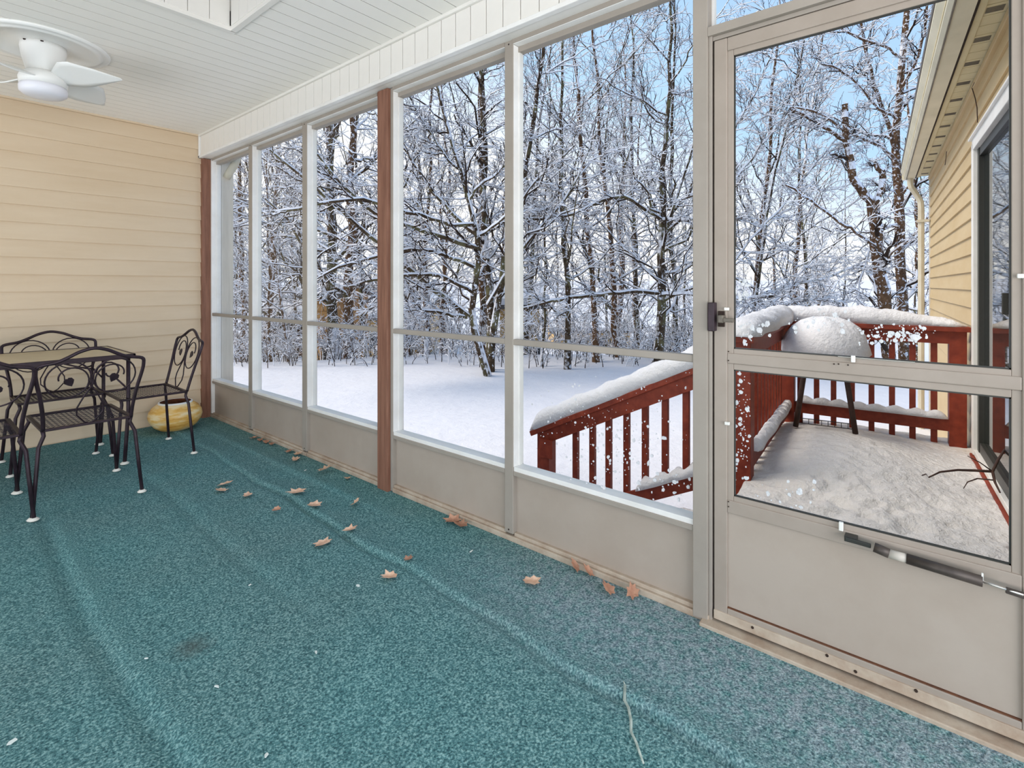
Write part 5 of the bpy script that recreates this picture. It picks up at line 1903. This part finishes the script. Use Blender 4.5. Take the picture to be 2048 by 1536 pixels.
# --- conifers far left
for i, (px, t, hgt, lab) in enumerate(((455, 26, 9, 'dusky snow-dusted evergreen far back in the leftmost screen'), (560, 30, 10, 'dusky evergreen far back in the second screen'),
                                       (640, 34, 10, 'dusky evergreen far back at the left of the third screen'), (812, 33, 9, 'dusky evergreen far back just right of the red post'), (1640, 36, 6, 'small dusky evergreen far back in the door pane'))):
    rs = np.random.RandomState(200 + i)
    d = ray(px, HY)
    x, y = d.x * t, d.y * t
    P0, R0 = trunk_line(hgt, 0.12, 16, 0.005, 0.1)
    P1, R1 = children(P0, R0, 90, 0.25, 5, 0.08, (80, 100), -0.25, 0.02, 0.3, 0.02, 0.5)
    P2, R2 = children(P1, R1, 12, 0.35, 3, 0.1, (35, 60), -0.2, 0.04, 0.7, 0.018, 0.5)
    e = empty('evergreen_tree', (x, y, float(gz(x, y))))
    tag(e, lab, 'tree', 'evergreens far back in the woods')
    link('trunk', mesh_np('trunk', [tubes_np(P0, R0, 7)], M['bark']), M['bark'], e)
    o = link('needle_boughs', mesh_np('needle_boughs', [tubes_np(P1, R1 * 1.6, 4, 0.02), tubes_np(P2, R2 * 1.6, 4, 0.025)], M['conifer']), M['conifer'], e)
    o['kind'] = 'stuff'

# --- brush at the edge of the yard
rs = np.random.RandomState(7)
nbush = 700
pxs = rs.uniform(420, 1450, nbush)
ts = rs.uniform(11.6, 19, nbush)
pts = np.array([[*(ray(p, HY) * t)] for p, t in zip(pxs, ts)])
pts[:, 2] = gz(pts[:, 0], pts[:, 1])
hh = rs.uniform(0.3, 1.5, nbush) * np.where(ts < 13, 0.55, 1.0)
s = np.linspace(0, 1, 6)
lean = rs.normal(size=(nbush, 3)) * 0.35
lean[:, 2] = 0
P1 = pts[:, None, :] + hh[:, None, None] * (np.array([0, 0, 1.0]) * s[None, :, None] + lean[:, None, :] * (s ** 1.5)[None, :, None])
R1 = np.full((nbush, 6), 0.011) * (1 - 0.5 * s)[None]
P2, R2 = children(P1, R1, 6, 0.5, 4, 0.25, (30, 65), 0.05, 0.05, 0.7, 0.006, 0.6)
P3, R3 = children(P2, R2, 3, 0.6, 3, 0.25, (30, 60), 0.05, 0.05, 0.8, 0.005, 0.6)
o = link('undergrowth', mesh_np('undergrowth', [tubes_np(P1, R1, 4, 0.01), tubes_np(P2, R2, 4, 0.012), tubes_np(P3, R3, 4, 0.01)], M['twig']), M['twig'])
tag(o, 'tangled snowy brush and saplings along the edge of the yard', 'undergrowth', kind='stuff')

# ------------------------------------------------------------------ neighbouring houses downhill


def house(name, pxa, pxb, t, zb, ze, zr, wall, label, win=(), depth=7.0):
    a, b = ray(pxa, HY) * t, ray(pxb, HY) * t
    a.z = b.z = 0
    mid = (a + b) / 2
    L = (b - a).length
    h = empty(name, (mid.x, mid.y, 0), math.atan2((b - a).y, (b - a).x))
    tag(h, label, 'house', 'houses beyond the trees')
    wl = MB().box(-L / 2, L / 2, 0, depth, zb, ze).build('wall', M[wall], h)
    n = max(3, int((ze - zb) / 0.24))
    sb = None
    for k in range(n):
        z = zb + k * (ze - zb) / n
        if sb is None:
            sb = MB().box(-L / 2 - 0.01, L / 2 + 0.01, -0.03, 0.0, 0.0, (ze - zb) / n - 0.03).build('clapboard', M[wall], wl, loc=(0, 0, z))
        else:
            piece(sb, 'clapboard', wl, (0, 0, z))
    rf = MB()
    e = 0.35
    rf.poly([(-L / 2 - e, -e, ze - 0.05), (L / 2 + e, -e, ze - 0.05), (L / 2 + e, depth / 2, zr), (-L / 2 - e, depth / 2, zr)], 0.14, (0, 0, 1))
    rf.poly([(-L / 2 - e, depth / 2, zr), (L / 2 + e, depth / 2, zr), (L / 2 + e, depth + e, ze - 0.05), (-L / 2 - e, depth + e, ze - 0.05)], 0.14, (0, 0, 1))
    r_ = rf.build('roof', M['roof_dark'], h)
    sf_ = MB()
    sf_.poly([(-L / 2 - e, -e, ze + 0.10), (L / 2 + e, -e, ze + 0.10), (L / 2 + e, depth / 2, zr + 0.15), (-L / 2 - e, depth / 2, zr + 0.15)], 0.22, (0, 0, 1))
    sf_.poly([(-L / 2 - e, depth / 2, zr + 0.15), (L / 2 + e, depth / 2, zr + 0.15), (L / 2 + e, depth + e, ze + 0.10), (-L / 2 - e, depth + e, ze + 0.10)], 0.22, (0, 0, 1))
    sf_.build('roof_snow', M['snow'], r_)
    gb_ = MB().poly([(-L / 2, depth * 0.02, ze), (-L / 2, depth * 0.98, ze), (-L / 2, depth / 2, zr)], 0.1, (1, 0, 0))
    gb_.poly([(L / 2 - 0.1, depth * 0.02, ze), (L / 2 - 0.1, depth * 0.98, ze), (L / 2 - 0.1, depth / 2, zr)], 0.1, (1, 0, 0))
    gb_.build('gable', M[wall], h)
    for (f, z0, z1, w) in win:
        x = -L / 2 + f * L
        wf = MB().box(x - w / 2 - 0.06, x + w / 2 + 0.06, -0.07, -0.02, z0 - 0.06, z1 + 0.06).build('window', M['frame_white'], h)
        MB().box(x - w / 2, x + w / 2, -0.085, -0.065, z0, z1).build('window_glass', M['window_dark'], wf)
    return h


house('neighbour_house', 505, 606, 30, -3.6, -1.1, 0.45, 'house_brown', 'low dark-walled house with a snowy roof in the second screen', ((0.25, -2.6, -1.7, 0.8), (0.6, -2.6, -1.7, 0.8)))
house('neighbour_house', 622, 672, 18, -2.2, 0.80, 1.2, 'house_orange', 'orange-tan house wall glimpsed left of the twin trunks', ((0.75, -1.9, -0.9, 0.4),), 4)
house('neighbour_house', 715, 850, 30, -3.4, -0.8, 0.7, 'house_tan', 'tan house with snowy roof behind the red post', ((0.3, -2.5, -1.6, 0.9), (0.75, -2.5, -1.6, 0.9)))
house('neighbour_house', 1000, 1078, 18, -2.4, 0.42, 0.9, 'house_tan', 'tan clapboard house at the left edge of the door-side screen', ((0.8, -2.0, -1.0, 0.6),), 5)
house('neighbour_house', 1110, 1260, 34, -3.8, -1.9, 0.1, 'house_tan', 'broad snow-roofed house in the middle of the door-side screen', ((0.3, -3.1, -2.3, 0.9), (0.6, -3.1, -2.3, 0.9)))
house('neighbour_house', 1700, 1800, 26, -4.6, -2.9, -2.2, 'house_orange', 'low orange-tan house seen between the far deck balusters', ((0.4, -4.0, -3.3, 0.7),), 5)
